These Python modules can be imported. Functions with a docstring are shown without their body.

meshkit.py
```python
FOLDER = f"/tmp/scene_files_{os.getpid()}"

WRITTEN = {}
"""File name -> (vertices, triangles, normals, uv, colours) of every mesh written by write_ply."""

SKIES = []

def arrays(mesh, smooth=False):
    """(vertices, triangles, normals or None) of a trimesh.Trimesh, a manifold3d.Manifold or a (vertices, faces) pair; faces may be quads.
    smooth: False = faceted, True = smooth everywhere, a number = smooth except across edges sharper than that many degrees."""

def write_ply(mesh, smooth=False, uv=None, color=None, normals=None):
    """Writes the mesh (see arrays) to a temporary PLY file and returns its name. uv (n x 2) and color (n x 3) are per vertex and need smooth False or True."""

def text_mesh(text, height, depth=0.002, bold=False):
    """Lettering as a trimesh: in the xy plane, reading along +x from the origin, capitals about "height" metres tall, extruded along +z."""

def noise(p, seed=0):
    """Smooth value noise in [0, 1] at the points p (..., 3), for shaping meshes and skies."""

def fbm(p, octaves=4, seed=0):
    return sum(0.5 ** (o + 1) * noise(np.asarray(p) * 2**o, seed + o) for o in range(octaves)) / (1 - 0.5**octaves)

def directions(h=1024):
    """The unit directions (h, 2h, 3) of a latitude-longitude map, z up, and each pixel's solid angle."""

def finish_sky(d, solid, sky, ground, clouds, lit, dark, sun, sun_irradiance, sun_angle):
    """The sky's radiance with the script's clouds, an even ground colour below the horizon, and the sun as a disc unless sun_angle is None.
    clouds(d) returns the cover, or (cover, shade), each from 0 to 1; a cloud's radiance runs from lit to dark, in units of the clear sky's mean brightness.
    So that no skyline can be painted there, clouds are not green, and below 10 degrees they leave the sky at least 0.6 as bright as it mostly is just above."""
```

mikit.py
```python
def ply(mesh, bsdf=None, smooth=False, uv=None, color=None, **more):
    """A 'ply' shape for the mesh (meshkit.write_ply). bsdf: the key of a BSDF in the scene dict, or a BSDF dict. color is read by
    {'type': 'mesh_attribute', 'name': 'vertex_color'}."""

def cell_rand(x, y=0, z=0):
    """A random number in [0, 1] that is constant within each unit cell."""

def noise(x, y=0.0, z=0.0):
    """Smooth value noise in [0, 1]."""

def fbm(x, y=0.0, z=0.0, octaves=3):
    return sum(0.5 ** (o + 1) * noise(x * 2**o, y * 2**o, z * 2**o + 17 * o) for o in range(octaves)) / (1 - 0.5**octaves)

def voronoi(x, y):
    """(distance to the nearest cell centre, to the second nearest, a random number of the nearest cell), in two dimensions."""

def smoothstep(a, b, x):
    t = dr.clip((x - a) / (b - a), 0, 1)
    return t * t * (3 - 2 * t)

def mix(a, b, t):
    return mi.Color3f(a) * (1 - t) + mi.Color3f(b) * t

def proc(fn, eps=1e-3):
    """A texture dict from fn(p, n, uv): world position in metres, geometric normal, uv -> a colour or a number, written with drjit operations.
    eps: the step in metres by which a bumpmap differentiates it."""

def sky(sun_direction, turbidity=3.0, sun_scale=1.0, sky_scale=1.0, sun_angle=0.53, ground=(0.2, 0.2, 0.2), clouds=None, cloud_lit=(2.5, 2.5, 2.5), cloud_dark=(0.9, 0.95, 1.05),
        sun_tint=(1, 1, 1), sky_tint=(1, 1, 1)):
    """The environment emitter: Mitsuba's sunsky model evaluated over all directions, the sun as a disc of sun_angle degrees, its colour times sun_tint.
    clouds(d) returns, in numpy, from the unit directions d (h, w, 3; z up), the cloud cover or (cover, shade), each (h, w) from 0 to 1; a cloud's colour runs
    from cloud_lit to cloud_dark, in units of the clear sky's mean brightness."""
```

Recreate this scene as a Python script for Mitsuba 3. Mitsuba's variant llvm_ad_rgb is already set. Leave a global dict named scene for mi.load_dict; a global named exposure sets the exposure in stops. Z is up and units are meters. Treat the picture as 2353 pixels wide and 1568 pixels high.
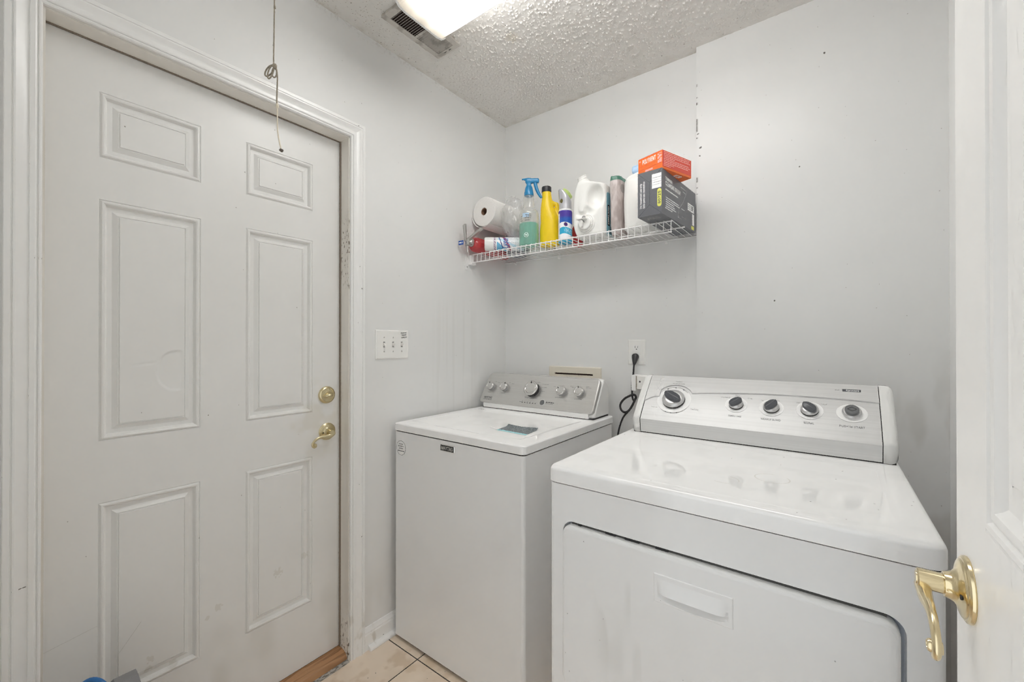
import math, random
import numpy as np
import trimesh
import drjit as dr
import mitsuba as mi
import manifold3d as m3
import mikit, meshkit
from shapely.geometry import Polygon, Point, box as sbox
from shapely import affinity
from scipy.ndimage import gaussian_filter

random.seed(7)
rng = np.random.default_rng(7)
scene, labels = {'type': 'scene'}, {}
T = mi.ScalarTransform4f

# ------------------------------------------------------------------ camera, light, exposure
FOC, YAW, PITCH = 957.63, 0.647761, 0.0034928
EYE = np.array([1.512, -1.935, 1.258])
fwd = np.array([-math.sin(YAW) * math.cos(PITCH), math.cos(YAW) * math.cos(PITCH), math.sin(PITCH)])
scene['camera'] = {'type': 'perspective', 'fov_axis': 'x', 'fov': math.degrees(2 * math.atan(2353 / 2 / FOC)), 'near_clip': 0.02, 'far_clip': 50.0,
                   'to_world': T().look_at(origin=EYE.tolist(), target=(EYE + fwd).tolist(), up=[0, 0, 1])}
LENS_POWER = 9.6          # the fluorescent ceiling fixture
FILL_LIGHT = 1.10          # even fill added from outside, entering by the open doorway behind the camera
scene['fill_env'] = {'type': 'constant', 'radiance': {'type': 'rgb', 'value': [FILL_LIGHT * .95, FILL_LIGHT * 0.98, FILL_LIGHT]}}
exposure = 0.22

# ------------------------------------------------------------------ helpers: meshes
def cat(ms):
    return trimesh.util.concatenate([m if isinstance(m, trimesh.Trimesh) else tm(m) for m in ms])

def tm(m):
    if isinstance(m, trimesh.Trimesh):
        return m
    if isinstance(m, m3.Manifold):
        q = m.to_mesh()
        return trimesh.Trimesh(np.array(q.vert_properties)[:, :3], np.array(q.tri_verts), process=False)
    v, f = np.asarray(m[0], float), np.asarray(m[1], int)
    if f.shape[1] == 4:
        f = np.vstack([f[:, [0, 1, 2]], f[:, [0, 2, 3]]])
    return trimesh.Trimesh(v, f, process=False)

def man(m):
    m = tm(m).copy()
    m.merge_vertices()
    return m3.Manifold(m3.Mesh(np.asarray(m.vertices, np.float32), np.asarray(m.faces, np.uint32)))

def cube(lo, hi):
    lo, hi = np.minimum(lo, hi), np.maximum(lo, hi)
    return trimesh.creation.box(bounds=[lo, hi])

def mcube(lo, hi):
    return m3.Manifold.cube([float(h - l) for l, h in zip(lo, hi)]).translate([float(l) for l in lo])

def rbox(lo, hi, r, seg=12):
    """Box with all edges rounded."""
    s = m3.Manifold.sphere(r, seg)
    return m3.Manifold.batch_hull([s.translate([lo[0] + r if i else hi[0] - r, lo[1] + r if j else hi[1] - r, lo[2] + r if k else hi[2] - r])
                                   for i in (0, 1) for j in (0, 1) for k in (0, 1)])

def rrect(x0, y0, x1, y1, r, seg=6):
    return sbox(x0 + r, y0 + r, x1 - r, y1 - r).buffer(r, quad_segs=seg)

AX = {'x': np.array([[0, 0, 1.0], [1, 0, 0], [0, 1, 0]]), 'y': np.array([[1.0, 0, 0], [0, 0, -1], [0, 1, 0]]), 'z': np.eye(3)}

def prism(poly, axis, a, b):
    """poly in the (y,z) plane for axis x, in (x,z) for y, in (x,y) for z, from a to b along the axis."""
    if not isinstance(poly, Polygon):
        poly = Polygon(poly)
    m = trimesh.creation.extrude_polygon(poly, abs(b - a), engine='earcut')
    v = m.vertices.copy()
    lo = min(a, b)
    if axis == 'x':
        w = np.c_[v[:, 2] + lo, v[:, 0], v[:, 1]]
    elif axis == 'y':
        w = np.c_[v[:, 0], lo + abs(b - a) - v[:, 2], v[:, 1]]
    else:
        w = np.c_[v[:, 0], v[:, 1], v[:, 2] + lo]
    return trimesh.Trimesh(w, m.faces, process=False)

def frame(o, right, up):
    right, up = np.asarray(right, float), np.asarray(up, float)
    right, up = right / np.linalg.norm(right), up / np.linalg.norm(up)
    M = np.eye(4)
    M[:3, 0], M[:3, 1], M[:3, 2], M[:3, 3] = right, up, np.cross(right, up), o
    return M

def put(m, M):
    m = tm(m).copy()
    m.apply_transform(M)
    return m

def lathe(profile, n=32):
    """profile of (r, z) around the z axis."""
    p = np.asarray(profile, float)
    a = np.arange(n) * 2 * np.pi / n
    v = np.stack([p[:, 0, None] * np.cos(a), p[:, 0, None] * np.sin(a), np.repeat(p[:, 1, None], n, 1)], -1).reshape(-1, 3)
    i, j = np.meshgrid(np.arange(len(p) - 1), np.arange(n), indexing='ij')
    q = np.stack([i * n + j, i * n + (j + 1) % n, (i + 1) * n + (j + 1) % n, (i + 1) * n + j], -1).reshape(-1, 4)
    m = tm((v, q))
    m.merge_vertices()
    m.update_faces(m.nondegenerate_faces())
    return m

def tube(pts, r, sides=8, flat=1.0, upv=None, closed=False):
    """A swept round (or flattened) section; r may vary along the points."""
    p = np.asarray(pts, float)
    r = np.broadcast_to(r, (len(p),))
    t = np.gradient(p, axis=0)
    if closed:
        t = np.roll(p, -1, 0) - np.roll(p, 1, 0)
    t /= np.linalg.norm(t, axis=1, keepdims=True) + 1e-12
    a = np.zeros_like(p)
    u = np.array(upv if upv is not None else ([0, 0, 1.0] if abs(t[0, 2]) < 0.9 else [1.0, 0, 0]))
    for k in range(len(p)):
        u = u - t[k] * (u @ t[k])
        u /= np.linalg.norm(u) + 1e-12
        a[k] = u
    b = np.cross(t, a)
    g = np.arange(sides) * 2 * np.pi / sides
    v = p[:, None] + r[:, None, None] * (np.cos(g)[None, :, None] * a[:, None] + flat * np.sin(g)[None, :, None] * b[:, None])
    n = len(p)
    i, j = np.meshgrid(np.arange(n if closed else n - 1), np.arange(sides), indexing='ij')
    i2 = (i + 1) % n
    q = np.stack([i * sides + j, i * sides + (j + 1) % sides, i2 * sides + (j + 1) % sides, i2 * sides + j], -1).reshape(-1, 4)
    f = np.vstack([q[:, [0, 1, 2]], q[:, [0, 2, 3]]])
    v = v.reshape(-1, 3)
    if not closed:
        c0, c1 = len(v), len(v) + 1
        v = np.vstack([v, p[0], p[-1]])
        k = np.arange(sides)
        k2 = (k + 1) % sides
        f = np.vstack([f, np.c_[np.full(sides, c0), k2, k], np.c_[np.full(sides, c1), (n - 1) * sides + k, (n - 1) * sides + k2]])
    return trimesh.Trimesh(v, f, process=False)

def spline(pts, n=8):
    """Catmull-Rom through the points."""
    p = np.asarray(pts, float)
    p = np.vstack([2 * p[0] - p[1], p, 2 * p[-1] - p[-2]])
    out = []
    for k in range(1, len(p) - 2):
        for s in np.arange(n) / n:
            a, b, c, d = p[k - 1:k + 3]
            out.append(0.5 * (2 * b + (c - a) * s + (2 * a - 5 * b + 4 * c - d) * s * s + (3 * b - a - 3 * c + d) * s ** 3))
    out.append(p[-2])
    return np.array(out)

def snet(f, lo, hi, h):
    """Surface net of f < 0 sampled on a grid of step h."""
    lo, hi = np.asarray(lo, float), np.asarray(hi, float)
    n = np.ceil((hi - lo) / h).astype(int) + 1
    g = np.meshgrid(*[lo[k] + h * np.arange(n[k]) for k in range(3)], indexing='ij')
    v = f(*g)
    s = v < 0
    c = n - 1
    cs = np.zeros(c, int)
    for o in np.ndindex(2, 2, 2):
        cs += s[o[0]:o[0] + c[0], o[1]:o[1] + c[1], o[2]:o[2] + c[2]]
    act = (cs > 0) & (cs < 8)
    ci = np.argwhere(act)
    idx = -np.ones(c, int)
    idx[act] = np.arange(len(ci))
    acc, cnt = np.zeros((len(ci), 3)), np.zeros(len(ci))
    for a in np.ndindex(2, 2, 2):
        for k in range(3):
            if a[k] == 0:
                b = list(a)
                b[k] = 1
                va = v[tuple((ci + a).T)]
                vb = v[tuple((ci + b).T)]
                x = (va < 0) != (vb < 0)
                t = np.where(x, va / np.where(x, va - vb, 1), 0)
                pos = ci + np.array(a, float)
                pos[:, k] += t
                acc += np.where(x[:, None], pos, 0)
                cnt += x
    P = lo + h * acc / cnt[:, None]
    F = []
    for k in range(3):
        i, j = [(1, 2), (2, 0), (0, 1)][k]
        sl0, sl1 = [slice(None)] * 3, [slice(None)] * 3
        sl0[k], sl1[k] = slice(0, -1), slice(1, None)
        d = s[tuple(sl0)].astype(int) - s[tuple(sl1)].astype(int)
        for sign in (1, -1):
            e = np.argwhere(d == sign)
            e = e[(e[:, i] > 0) & (e[:, j] > 0) & (e[:, i] < n[i] - 1) & (e[:, j] < n[j] - 1)]
            def cell(di, dj):
                q = e.copy()
                q[:, i] -= di
                q[:, j] -= dj
                return idx[tuple(q.T)]
            q = np.c_[cell(1, 1), cell(0, 1), cell(0, 0), cell(1, 0)]
            F.append(q if sign == 1 else q[:, ::-1])
    m = tm((P, np.vstack(F)))
    e = m.edges_unique
    for lam in (.5, .35):
        acc2, cnt2 = np.zeros_like(m.vertices), np.zeros(len(m.vertices))
        np.add.at(acc2, e[:, 0], m.vertices[e[:, 1]])
        np.add.at(acc2, e[:, 1], m.vertices[e[:, 0]])
        np.add.at(cnt2, e.ravel(), 1)
        m.vertices = m.vertices + lam * (acc2 / np.maximum(cnt2, 1)[:, None] - m.vertices)
    return m

def smin(a, b, k):
    h = np.clip(0.5 + 0.5 * (b - a) / k, 0, 1)
    return b + (a - b) * h - k * h * (1 - h)

def sbx(x, y, z, c, half, r):
    q = [np.abs(x - c[0]) - half[0] + r, np.abs(y - c[1]) - half[1] + r, np.abs(z - c[2]) - half[2] + r]
    return np.sqrt(sum(np.maximum(w, 0) ** 2 for w in q)) + np.minimum(np.maximum(q[0], np.maximum(q[1], q[2])), 0) - r

def scap(x, y, z, a, b, ra, rb=None):
    a, b = np.array(a, float), np.array(b, float)
    rb = ra if rb is None else rb
    d = b - a
    t = np.clip(((x - a[0]) * d[0] + (y - a[1]) * d[1] + (z - a[2]) * d[2]) / (d @ d), 0, 1)
    return np.sqrt((x - a[0] - t * d[0]) ** 2 + (y - a[1] - t * d[1]) ** 2 + (z - a[2] - t * d[2]) ** 2) - (ra + (rb - ra) * t)

# ------------------------------------------------------------------ helpers: entries
def key_for(name):
    if name not in used:
        used.add(name)
        return name
    k = 1
    while f'{name}_{k:03d}' in used:
        k += 1
    used.add(f'{name}_{k:03d}')
    return f'{name}_{k:03d}'
used = set()

def thing(name, label, category, group=None):
    k = key_for(name)
    labels[k] = {'label': label, 'category': category}
    if group:
        labels[k]['group'] = group
    return k

def part(parent, name, mesh, bsdf, smooth=False, label=None, **kw):
    k = key_for(f'{parent}__{name}')
    scene[k] = mikit.ply(tm(mesh), bsdf, smooth=smooth, **kw)
    if label:
        labels[k] = {'label': label}
    return k

def whole(name, mesh, bsdf, label, category, smooth=False, group=None):
    k = thing(name, label, category, group)
    scene[k] = mikit.ply(tm(mesh), bsdf, smooth=smooth)
    return k

def struct(name, mesh, bsdf, label=None, smooth=False):
    k = key_for(name)
    if mesh is not None:
        scene[k] = mikit.ply(tm(mesh), bsdf, smooth=smooth)
    labels[k] = {'kind': 'structure'}
    if label:
        labels[k]['label'] = label
    return k

def text(s, height, M, width=None, bold=False, depth=0.0004):
    """Lettering centred on the frame's origin."""
    m = meshkit.text_mesh(s, height, depth=depth, bold=bold)
    lo, hi = m.bounds
    if width:
        m.apply_scale([width / (hi[0] - lo[0]), 1, 1])
        lo, hi = m.bounds
    m.apply_translation([-(lo[0] + hi[0]) / 2, -(lo[1] + hi[1]) / 2, 0])
    return put(m, M)

def dashes(w, h, M, seed, depth=0.0004):
    """A line of print too small to read: word-long bars, centred."""
    r = random.Random(seed)
    x, out = -w / 2, []
    while x < w / 2:
        l = min(r.uniform(1.2, 3.5) * h, w / 2 - x)
        out.append(cube([x, -h / 2, 0], [x + max(l, h * .5), h / 2, depth]))
        x += l + h * .7
    return put(cat(out), M)

def shift(M, dx=0, dy=0, dz=0):
    S = np.eye(4)
    S[:3, 3] = [dx, dy, dz]
    return M @ S

# ------------------------------------------------------------------ materials
def rgb(*c):
    return {'type': 'rgb', 'value': list(c)}

def pbr(key, color, rough=0.5, metallic=0.0, spec=0.5, **kw):
    d = {'type': 'principled', 'base_color': color if isinstance(color, dict) else rgb(*color), 'roughness': rough, 'specular': spec}
    if metallic:
        d['metallic'] = metallic
    d.update(kw)
    scene[key] = {'type': 'twosided', 'bsdf': d}

def bumped(key, d, fn, scale=1.0, eps=1e-3):
    scene[key] = {'type': 'twosided', 'bsdf': {'type': 'bumpmap', 'arbitrary': mikit.proc(fn, eps), 'scale': scale, 'bsdf': d}}

N, FB, SS, MX = mikit.noise, mikit.fbm, mikit.smoothstep, mikit.mix

def specks(x, y, cell, amount, size, seed):
    """Small round specks: 1 where a speck is."""
    cx, cy = dr.floor(x / cell), dr.floor(y / cell)
    has = mikit.cell_rand(cx, cy, seed) < amount
    px = (mikit.cell_rand(cx, cy, seed + 1) * .7 + .15) - (x / cell - cx)
    py = (mikit.cell_rand(cx, cy, seed + 2) * .7 + .15) - (y / cell - cy)
    r = size * (.4 + .6 * mikit.cell_rand(cx, cy, seed + 3)) / cell
    return dr.select(has & (px * px + py * py < r * r), mi.Float(1), mi.Float(0))

def spots(u, v, pts):
    """Marks at given places (u, v, radius in metres)."""
    m = mi.Float(0)
    for a, b, r in pts:
        d = dr.sqrt(dr.square(u - a) + dr.square(v - b)) + (N(u * 170, v * 170, 3) - .5) * r
        m = dr.maximum(m, 1 - SS(r * .6, r, d))
    return m

WALL = (.735, .737, .730)
def wall_left_color(p, n, uv):
    c = MX(WALL, (.705, .706, .695), SS(.45, .75, FB(p.y * 2.2, p.z * 2.2, 1)) * .5)
    dirt = specks(p.y, p.z, .09, .22, .0018, 11)
    c = MX(c, (.30, .28, .25), dirt * .7)
    top = SS(2.485, 2.525, p.z + .03 * FB(p.y * 14, p.z * 14, 5) - .018) * SS(.50, .72, FB(p.y * 120, p.z * 120, 9))
    c = MX(c, (.50, .48, .45), top * .35)
    low = SS(.55, .1, p.z) * SS(.35, .75, FB(p.y * 9, p.z * 4, 2))
    c = MX(c, (.60, .585, .55), low * .5)
    drip = SS(.55, .75, N(p.y * 120, p.z * 1.5, 7)) * SS(-.60, -.50, p.y) * SS(-.20, -.32, p.y) * SS(1.55, 1.35, p.z)
    return MX(c, (.66, .655, .64), drip * .4)

def wall_back_color(p, n, uv):
    c = MX(WALL, (.705, .706, .695), SS(.45, .75, FB(p.x * 2.2, p.z * 2.2, 1)) * .5)
    dirt = specks(p.x, p.z, .08, .25, .0016, 31)
    c = MX(c, (.36, .34, .31), dirt * .7)
    chip = SS(1.075, 1.066, p.x) * SS(1.062, 1.0645, p.x) * SS(.74, .78, N(p.z * 75, 1, 2)) * SS(1.75, 1.95, p.z) * SS(2.42, 2.3, p.z)
    c = MX(c, (.10, .09, .08), chip)
    marks = spots(p.x, p.z, [(1.505, 2.317, .0035), (1.071, 2.15, .006), (1.083, 2.09, .005), (1.078, 2.055, .004), (1.43, 1.92, .003), (1.35, 1.42, .003), (1.66, 1.02, .004)])
    c = MX(c, (.12, .11, .10), marks)
    scuff = SS(1.55, 1.8, p.x) * SS(1.35, .9, p.z) * SS(.5, .75, FB(p.x * 20, p.z * 6, 4))
    return MX(c, (.56, .55, .52), scuff * .6)

pbr('wall_left_paint', mikit.proc(wall_left_color), .42, spec=.4)
pbr('wall_back_paint', mikit.proc(wall_back_color), .36, spec=.45)
pbr('wall_paint', WALL, .45, spec=.4)

def ceiling_color(p, n, uv):
    c = MX((.70, .685, .66), (.66, .645, .615), FB(p.x * 5, p.y * 5, 2))
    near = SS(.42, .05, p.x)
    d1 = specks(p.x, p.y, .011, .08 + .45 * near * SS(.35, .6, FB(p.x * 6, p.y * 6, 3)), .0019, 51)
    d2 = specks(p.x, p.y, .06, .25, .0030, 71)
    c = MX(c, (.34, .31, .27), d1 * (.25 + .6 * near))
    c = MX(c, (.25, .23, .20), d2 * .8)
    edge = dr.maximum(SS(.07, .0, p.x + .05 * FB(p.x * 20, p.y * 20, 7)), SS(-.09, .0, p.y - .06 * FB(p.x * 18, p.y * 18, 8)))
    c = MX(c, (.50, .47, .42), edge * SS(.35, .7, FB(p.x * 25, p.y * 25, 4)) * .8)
    return MX(c, (.60, .53, .40), spots(p.x, p.y, [(.47, -.56, .03)]) * .3)
pbr('ceiling_paint', mikit.proc(ceiling_color), .85, spec=.2)

def trim_color(p, n, uv):
    c = MX((.80, .80, .79), (.76, .752, .73), SS(.5, .8, FB(p.y * 6, p.z * 3, 2)) * .6)
    d = specks(p.y + p.x * 3, p.z, .11, .3, .0022, 91)
    c = MX(c, (.12, .11, .10), d * .85)
    return MX(c, (.55, .52, .47), SS(.35, .0, p.z) * SS(.55, .8, FB(p.y * 40, p.z * 25, 6)) * .7)
pbr('trim_paint', mikit.proc(trim_color), .28, spec=.5)

def jamb_color(p, n, uv):
    c = MX((.70, .675, .63), (.62, .59, .54), SS(.4, .75, FB(p.x * 12, p.z * 3, 2)))
    chip = SS(.76, .79, N(p.x * 300, p.z * 120, 3))
    return MX(c, (.16, .13, .10), chip * SS(.55, .7, N(p.x * 4, p.z * 2.5, 8)) * dr.select(p.y > -1.2, mi.Float(1), mi.Float(0)))
pbr('jamb_paint', mikit.proc(jamb_color), .4)

def door_color(p, n, uv):
    c = MX((.742, .740, .726), (.712, .708, .69), SS(.4, .8, FB(p.y * 3, p.z * 2, 4)) * .6)
    low = SS(.7, .05, p.z)
    c = MX(c, (.55, .53, .48), low * SS(.52, .8, FB(p.y * 7, p.z * 4, 6)) * .45)
    hand = SS(.22, .05, dr.sqrt(dr.square(p.y + 1.09) + dr.square(p.z - .95)))
    c = MX(c, (.64, .61, .54), hand * SS(.4, .75, FB(p.y * 18, p.z * 18, 3)) * .5)
    d = specks(p.y, p.z, .12, .22, .002, 131)
    c = MX(c, (.25, .23, .20), d * .8)
    # long scratches and smudges
    s1 = dr.abs(p.z - (.475 + (p.y + 1.80) * .17)) < .0008
    s1 = dr.select(s1 & (p.y > -1.815) & (p.y < -1.71), mi.Float(.35), mi.Float(0))
    s2 = dr.abs(p.z - (.39 + (p.y + 1.667) * 1.35)) < .0014
    s2 = dr.select(s2 & (p.y > -1.667) & (p.y < -1.62), mi.Float(.4), mi.Float(0))
    c = MX(c, (.42, .40, .36), dr.maximum(s1, s2))
    sm = spots(p.y, p.z, [(-1.60, .335, .012), (-1.605, .305, .010), (-1.545, .285, .012), (-1.43, .40, .012), (-1.245, .43, .016), (-1.15, .45, .014), (-1.46, .38, .008)])
    return MX(c, (.56, .54, .49), sm * .45)
pbr('door_paint', mikit.proc(door_color), .34, spec=.45)

def grain_h(p, n, uv):
    w = FB(p.y * 26, p.z * 7, 3)
    return SS(.35, .65, N(w * 22, 1, 1)) * .00035
bumped('door_grain_paint', {'type': 'principled', 'base_color': rgb(.80, .795, .78), 'roughness': .33, 'specular': .45}, grain_h)

TILES = []
for k, base in enumerate([(.72, .60, .475), (.68, .565, .45), (.74, .62, .50)]):
    def tile_color(p, n, uv, b=base, o=k * 13.7):
        w = FB(p.x * 7 + o, p.y * 7, 3 + o)
        c = MX(b, (b[0] * 1.10, b[1] * 1.12, b[2] * 1.15), SS(.4, .7, w))
        c = MX(c, (b[0] * .80, b[1] * .74, b[2] * .66), SS(.50, .75, FB(p.x * 22 + o, p.y * 17, 6)) * .6)
        c = MX(c, (b[0] * .60, b[1] * .52, b[2] * .44), SS(.62, .74, FB(p.x * 60 + o, p.y * 60, 8)) * SS(.4, .7, N(p.x * 8, p.y * 8, 4)) * .5)
        return MX(c, (.10, .07, .05), specks(p.x, p.y, .03, .16, .0022, 171 + k) * SS(.35, .6, N(p.x * 9, p.y * 9, 2)))
    pbr(f'tile_glaze_{k}', mikit.proc(tile_color), .35)
    TILES.append(f'tile_glaze_{k}')
pbr('grout', (.055, .05, .045), .9)

def oak_color(p, n, uv):
    g = N(p.x * 260 + FB(p.y * 6, p.x * 60, 1) * 5, p.y * 5, 2)
    c = MX((.40, .215, .105), (.27, .135, .06), SS(.35, .75, g))
    return MX(c, (.16, .085, .04), SS(.6, .8, FB(p.x * 80, p.y * 3, 5)) * .7)
pbr('oak', mikit.proc(oak_color), .38)
pbr('caulk', mikit.proc(lambda p, n, uv: MX((.40, .38, .35), (.16, .15, .13), SS(.4, .65, FB(p.x * 200, p.y * 90, 2)))), .9)
pbr('weatherstrip', (.20, .165, .13), .6)

def enamel_color(p, n, uv):
    return MX((.80, .803, .80), (.765, .768, .762), SS(.5, .8, FB(p.x * 5, p.y * 5 + p.z * 5, 3)) * .5)
scene['enamel'] = {'type': 'twosided', 'bsdf': {'type': 'principled', 'base_color': mikit.proc(enamel_color), 'roughness': .16, 'specular': .5}}
def dryer_door_color(p, n, uv):
    c = MX((.79, .793, .79), (.755, .758, .75), SS(.5, .8, FB(p.x * 5, p.z * 5, 3)) * .5)
    run = SS(.60, .72, N(p.x * 42, p.z * 4, 2)) * SS(1.04, 1.10, p.x) * SS(1.21, 1.13, p.x) * SS(.72, .66, p.z) * SS(.42, .52, p.z)
    c = MX(c, (.62, .62, .60), run * .45)
    return MX(c, (.30, .30, .29), specks(p.x, p.z, .05, .10, .0016, 211) * .7)
scene['dryer_enamel'] = {'type': 'twosided', 'bsdf': {'type': 'principled', 'base_color': mikit.proc(dryer_door_color), 'roughness': .2, 'specular': .5}}
def top_color(p, n, uv):
    c = (.84, .84, .835)
    ring = mi.Float(0)
    for a, b, r in ((1.405, -.755, .036), (1.315, -.83, .03)):
        d = dr.abs(dr.sqrt(dr.square(p.x - a) + dr.square(p.y - b)) - r)
        ring = dr.maximum(ring, (1 - SS(.0006, .0022, d)) * SS(.35, .6, N(p.x * 45, p.y * 45, 2)))
    c = MX(c, (.62, .60, .55), ring * .55)
    c = MX(c, (.74, .74, .73), SS(.55, .75, FB(p.x * 14, p.y * 14, 3)) * .25)
    return MX(c, (.20, .19, .18), specks(p.x, p.y, .06, .14, .0017, 231) * .8)
scene['top_enamel'] = {'type': 'twosided', 'bsdf': {'type': 'principled', 'base_color': mikit.proc(top_color), 'roughness': .05, 'specular': .7, 'clearcoat': 1.0, 'clearcoat_gloss': .98}}
pbr('white_plastic', (.79, .79, .775), .3)
pbr('satin_white', (.82, .82, .81), .22)
pbr('plate_white', (.82, .815, .79), .25)
pbr('cream_plastic', mikit.proc(lambda p, n, uv: MX((.74, .70, .61), (.68, .63, .53), FB(p.x * 8, p.z * 20, 2))), .4)
pbr('seam_dark', (.02, .02, .02), .7)
pbr('black_plastic', (.02, .02, .022), .4)
pbr('mid_grey', (.30, .30, .30), .45)
pbr('gap_shade_grey', (.065, .065, .06), .6)  # shade tone for the slot above the dryer door
pbr('print_dark', (.07, .07, .075), .6)
pbr('print_grey', (.28, .28, .28), .6)
pbr('print_white', (.85, .85, .85), .5)
pbr('dial_ring', (.88, .88, .87), .35)
pbr('knob_grey', (.075, .08, .09), .28)
pbr('button_grey', (.13, .135, .14), .35)
pbr('knob_silver', (.62, .62, .62), .3, metallic=.75)
pbr('chrome', (.72, .71, .69), .14, metallic=1.0)
pbr('steel', (.50, .49, .47), .3, metallic=1.0)
def brushed(p, n, uv):
    g = N(p.x * 3, p.z * 900 + p.y * 900, 1) * .5 + N(p.x * 9, p.z * 300 + p.y * 300, 4) * .5
    c = MX((.66, .655, .64), (.585, .575, .555), g)
    return MX(c, (.42, .41, .39), specks(p.x, p.z, .04, .08, .0018, 251) * .6)
pbr('stainless', mikit.proc(brushed), .33, metallic=.8)
def silver_paint(p, n, uv):
    return MX((.66, .66, .655), (.615, .615, .61), N(p.x * 2, p.z * 400, 1))
pbr('silver_panel', mikit.proc(silver_paint), .40, metallic=.22, spec=.35)
pbr('brass', mikit.proc(lambda p, n, uv: MX((.86, .75, .50), (.78, .65, .40), FB(p.x * 60, p.y * 60 + p.z * 60, 3))), .17, metallic=1.0)
pbr('brass_worn', mikit.proc(lambda p, n, uv: MX((.74, .66, .44), (.62, .53, .32), FB(p.x * 90, p.y * 90 + p.z * 90, 3))), .26, metallic=1.0)
pbr('wire_white', (.80, .80, .79), .35)
pbr('vent_paint', mikit.proc(lambda p, n, uv: MX((.50, .475, .44), (.36, .34, .31), SS(.45, .7, FB(p.x * 40, p.y * 40, 3)))), .5)
pbr('vent_dark', (.035, .022, .018), .8)
pbr('cord_beige', mikit.proc(lambda p, n, uv: MX((.36, .32, .25), (.20, .175, .14), N(p.x * 300, p.y * 300, p.z * 260))), .8)
pbr('cord_pale', (.66, .60, .48), .8)
pbr('knot_dark', (.12, .10, .085), .8)

# ------------------------------------------------------------------ the room
CEIL, XR, YB2, YF = 2.525, 1.823, -.035, -2.0
DX, DY0, DY1, DZ0, DZ1 = -.0647, -1.8105, -1.012, .036, 2.068     # left door: face plane, its edges
JY0, JY1, JZ = -1.8135, -1.009, 2.0705

def wall_poly(outer, hole=None):
    p = Polygon(outer)
    return p.difference(Polygon(hole)) if hole else p

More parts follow.
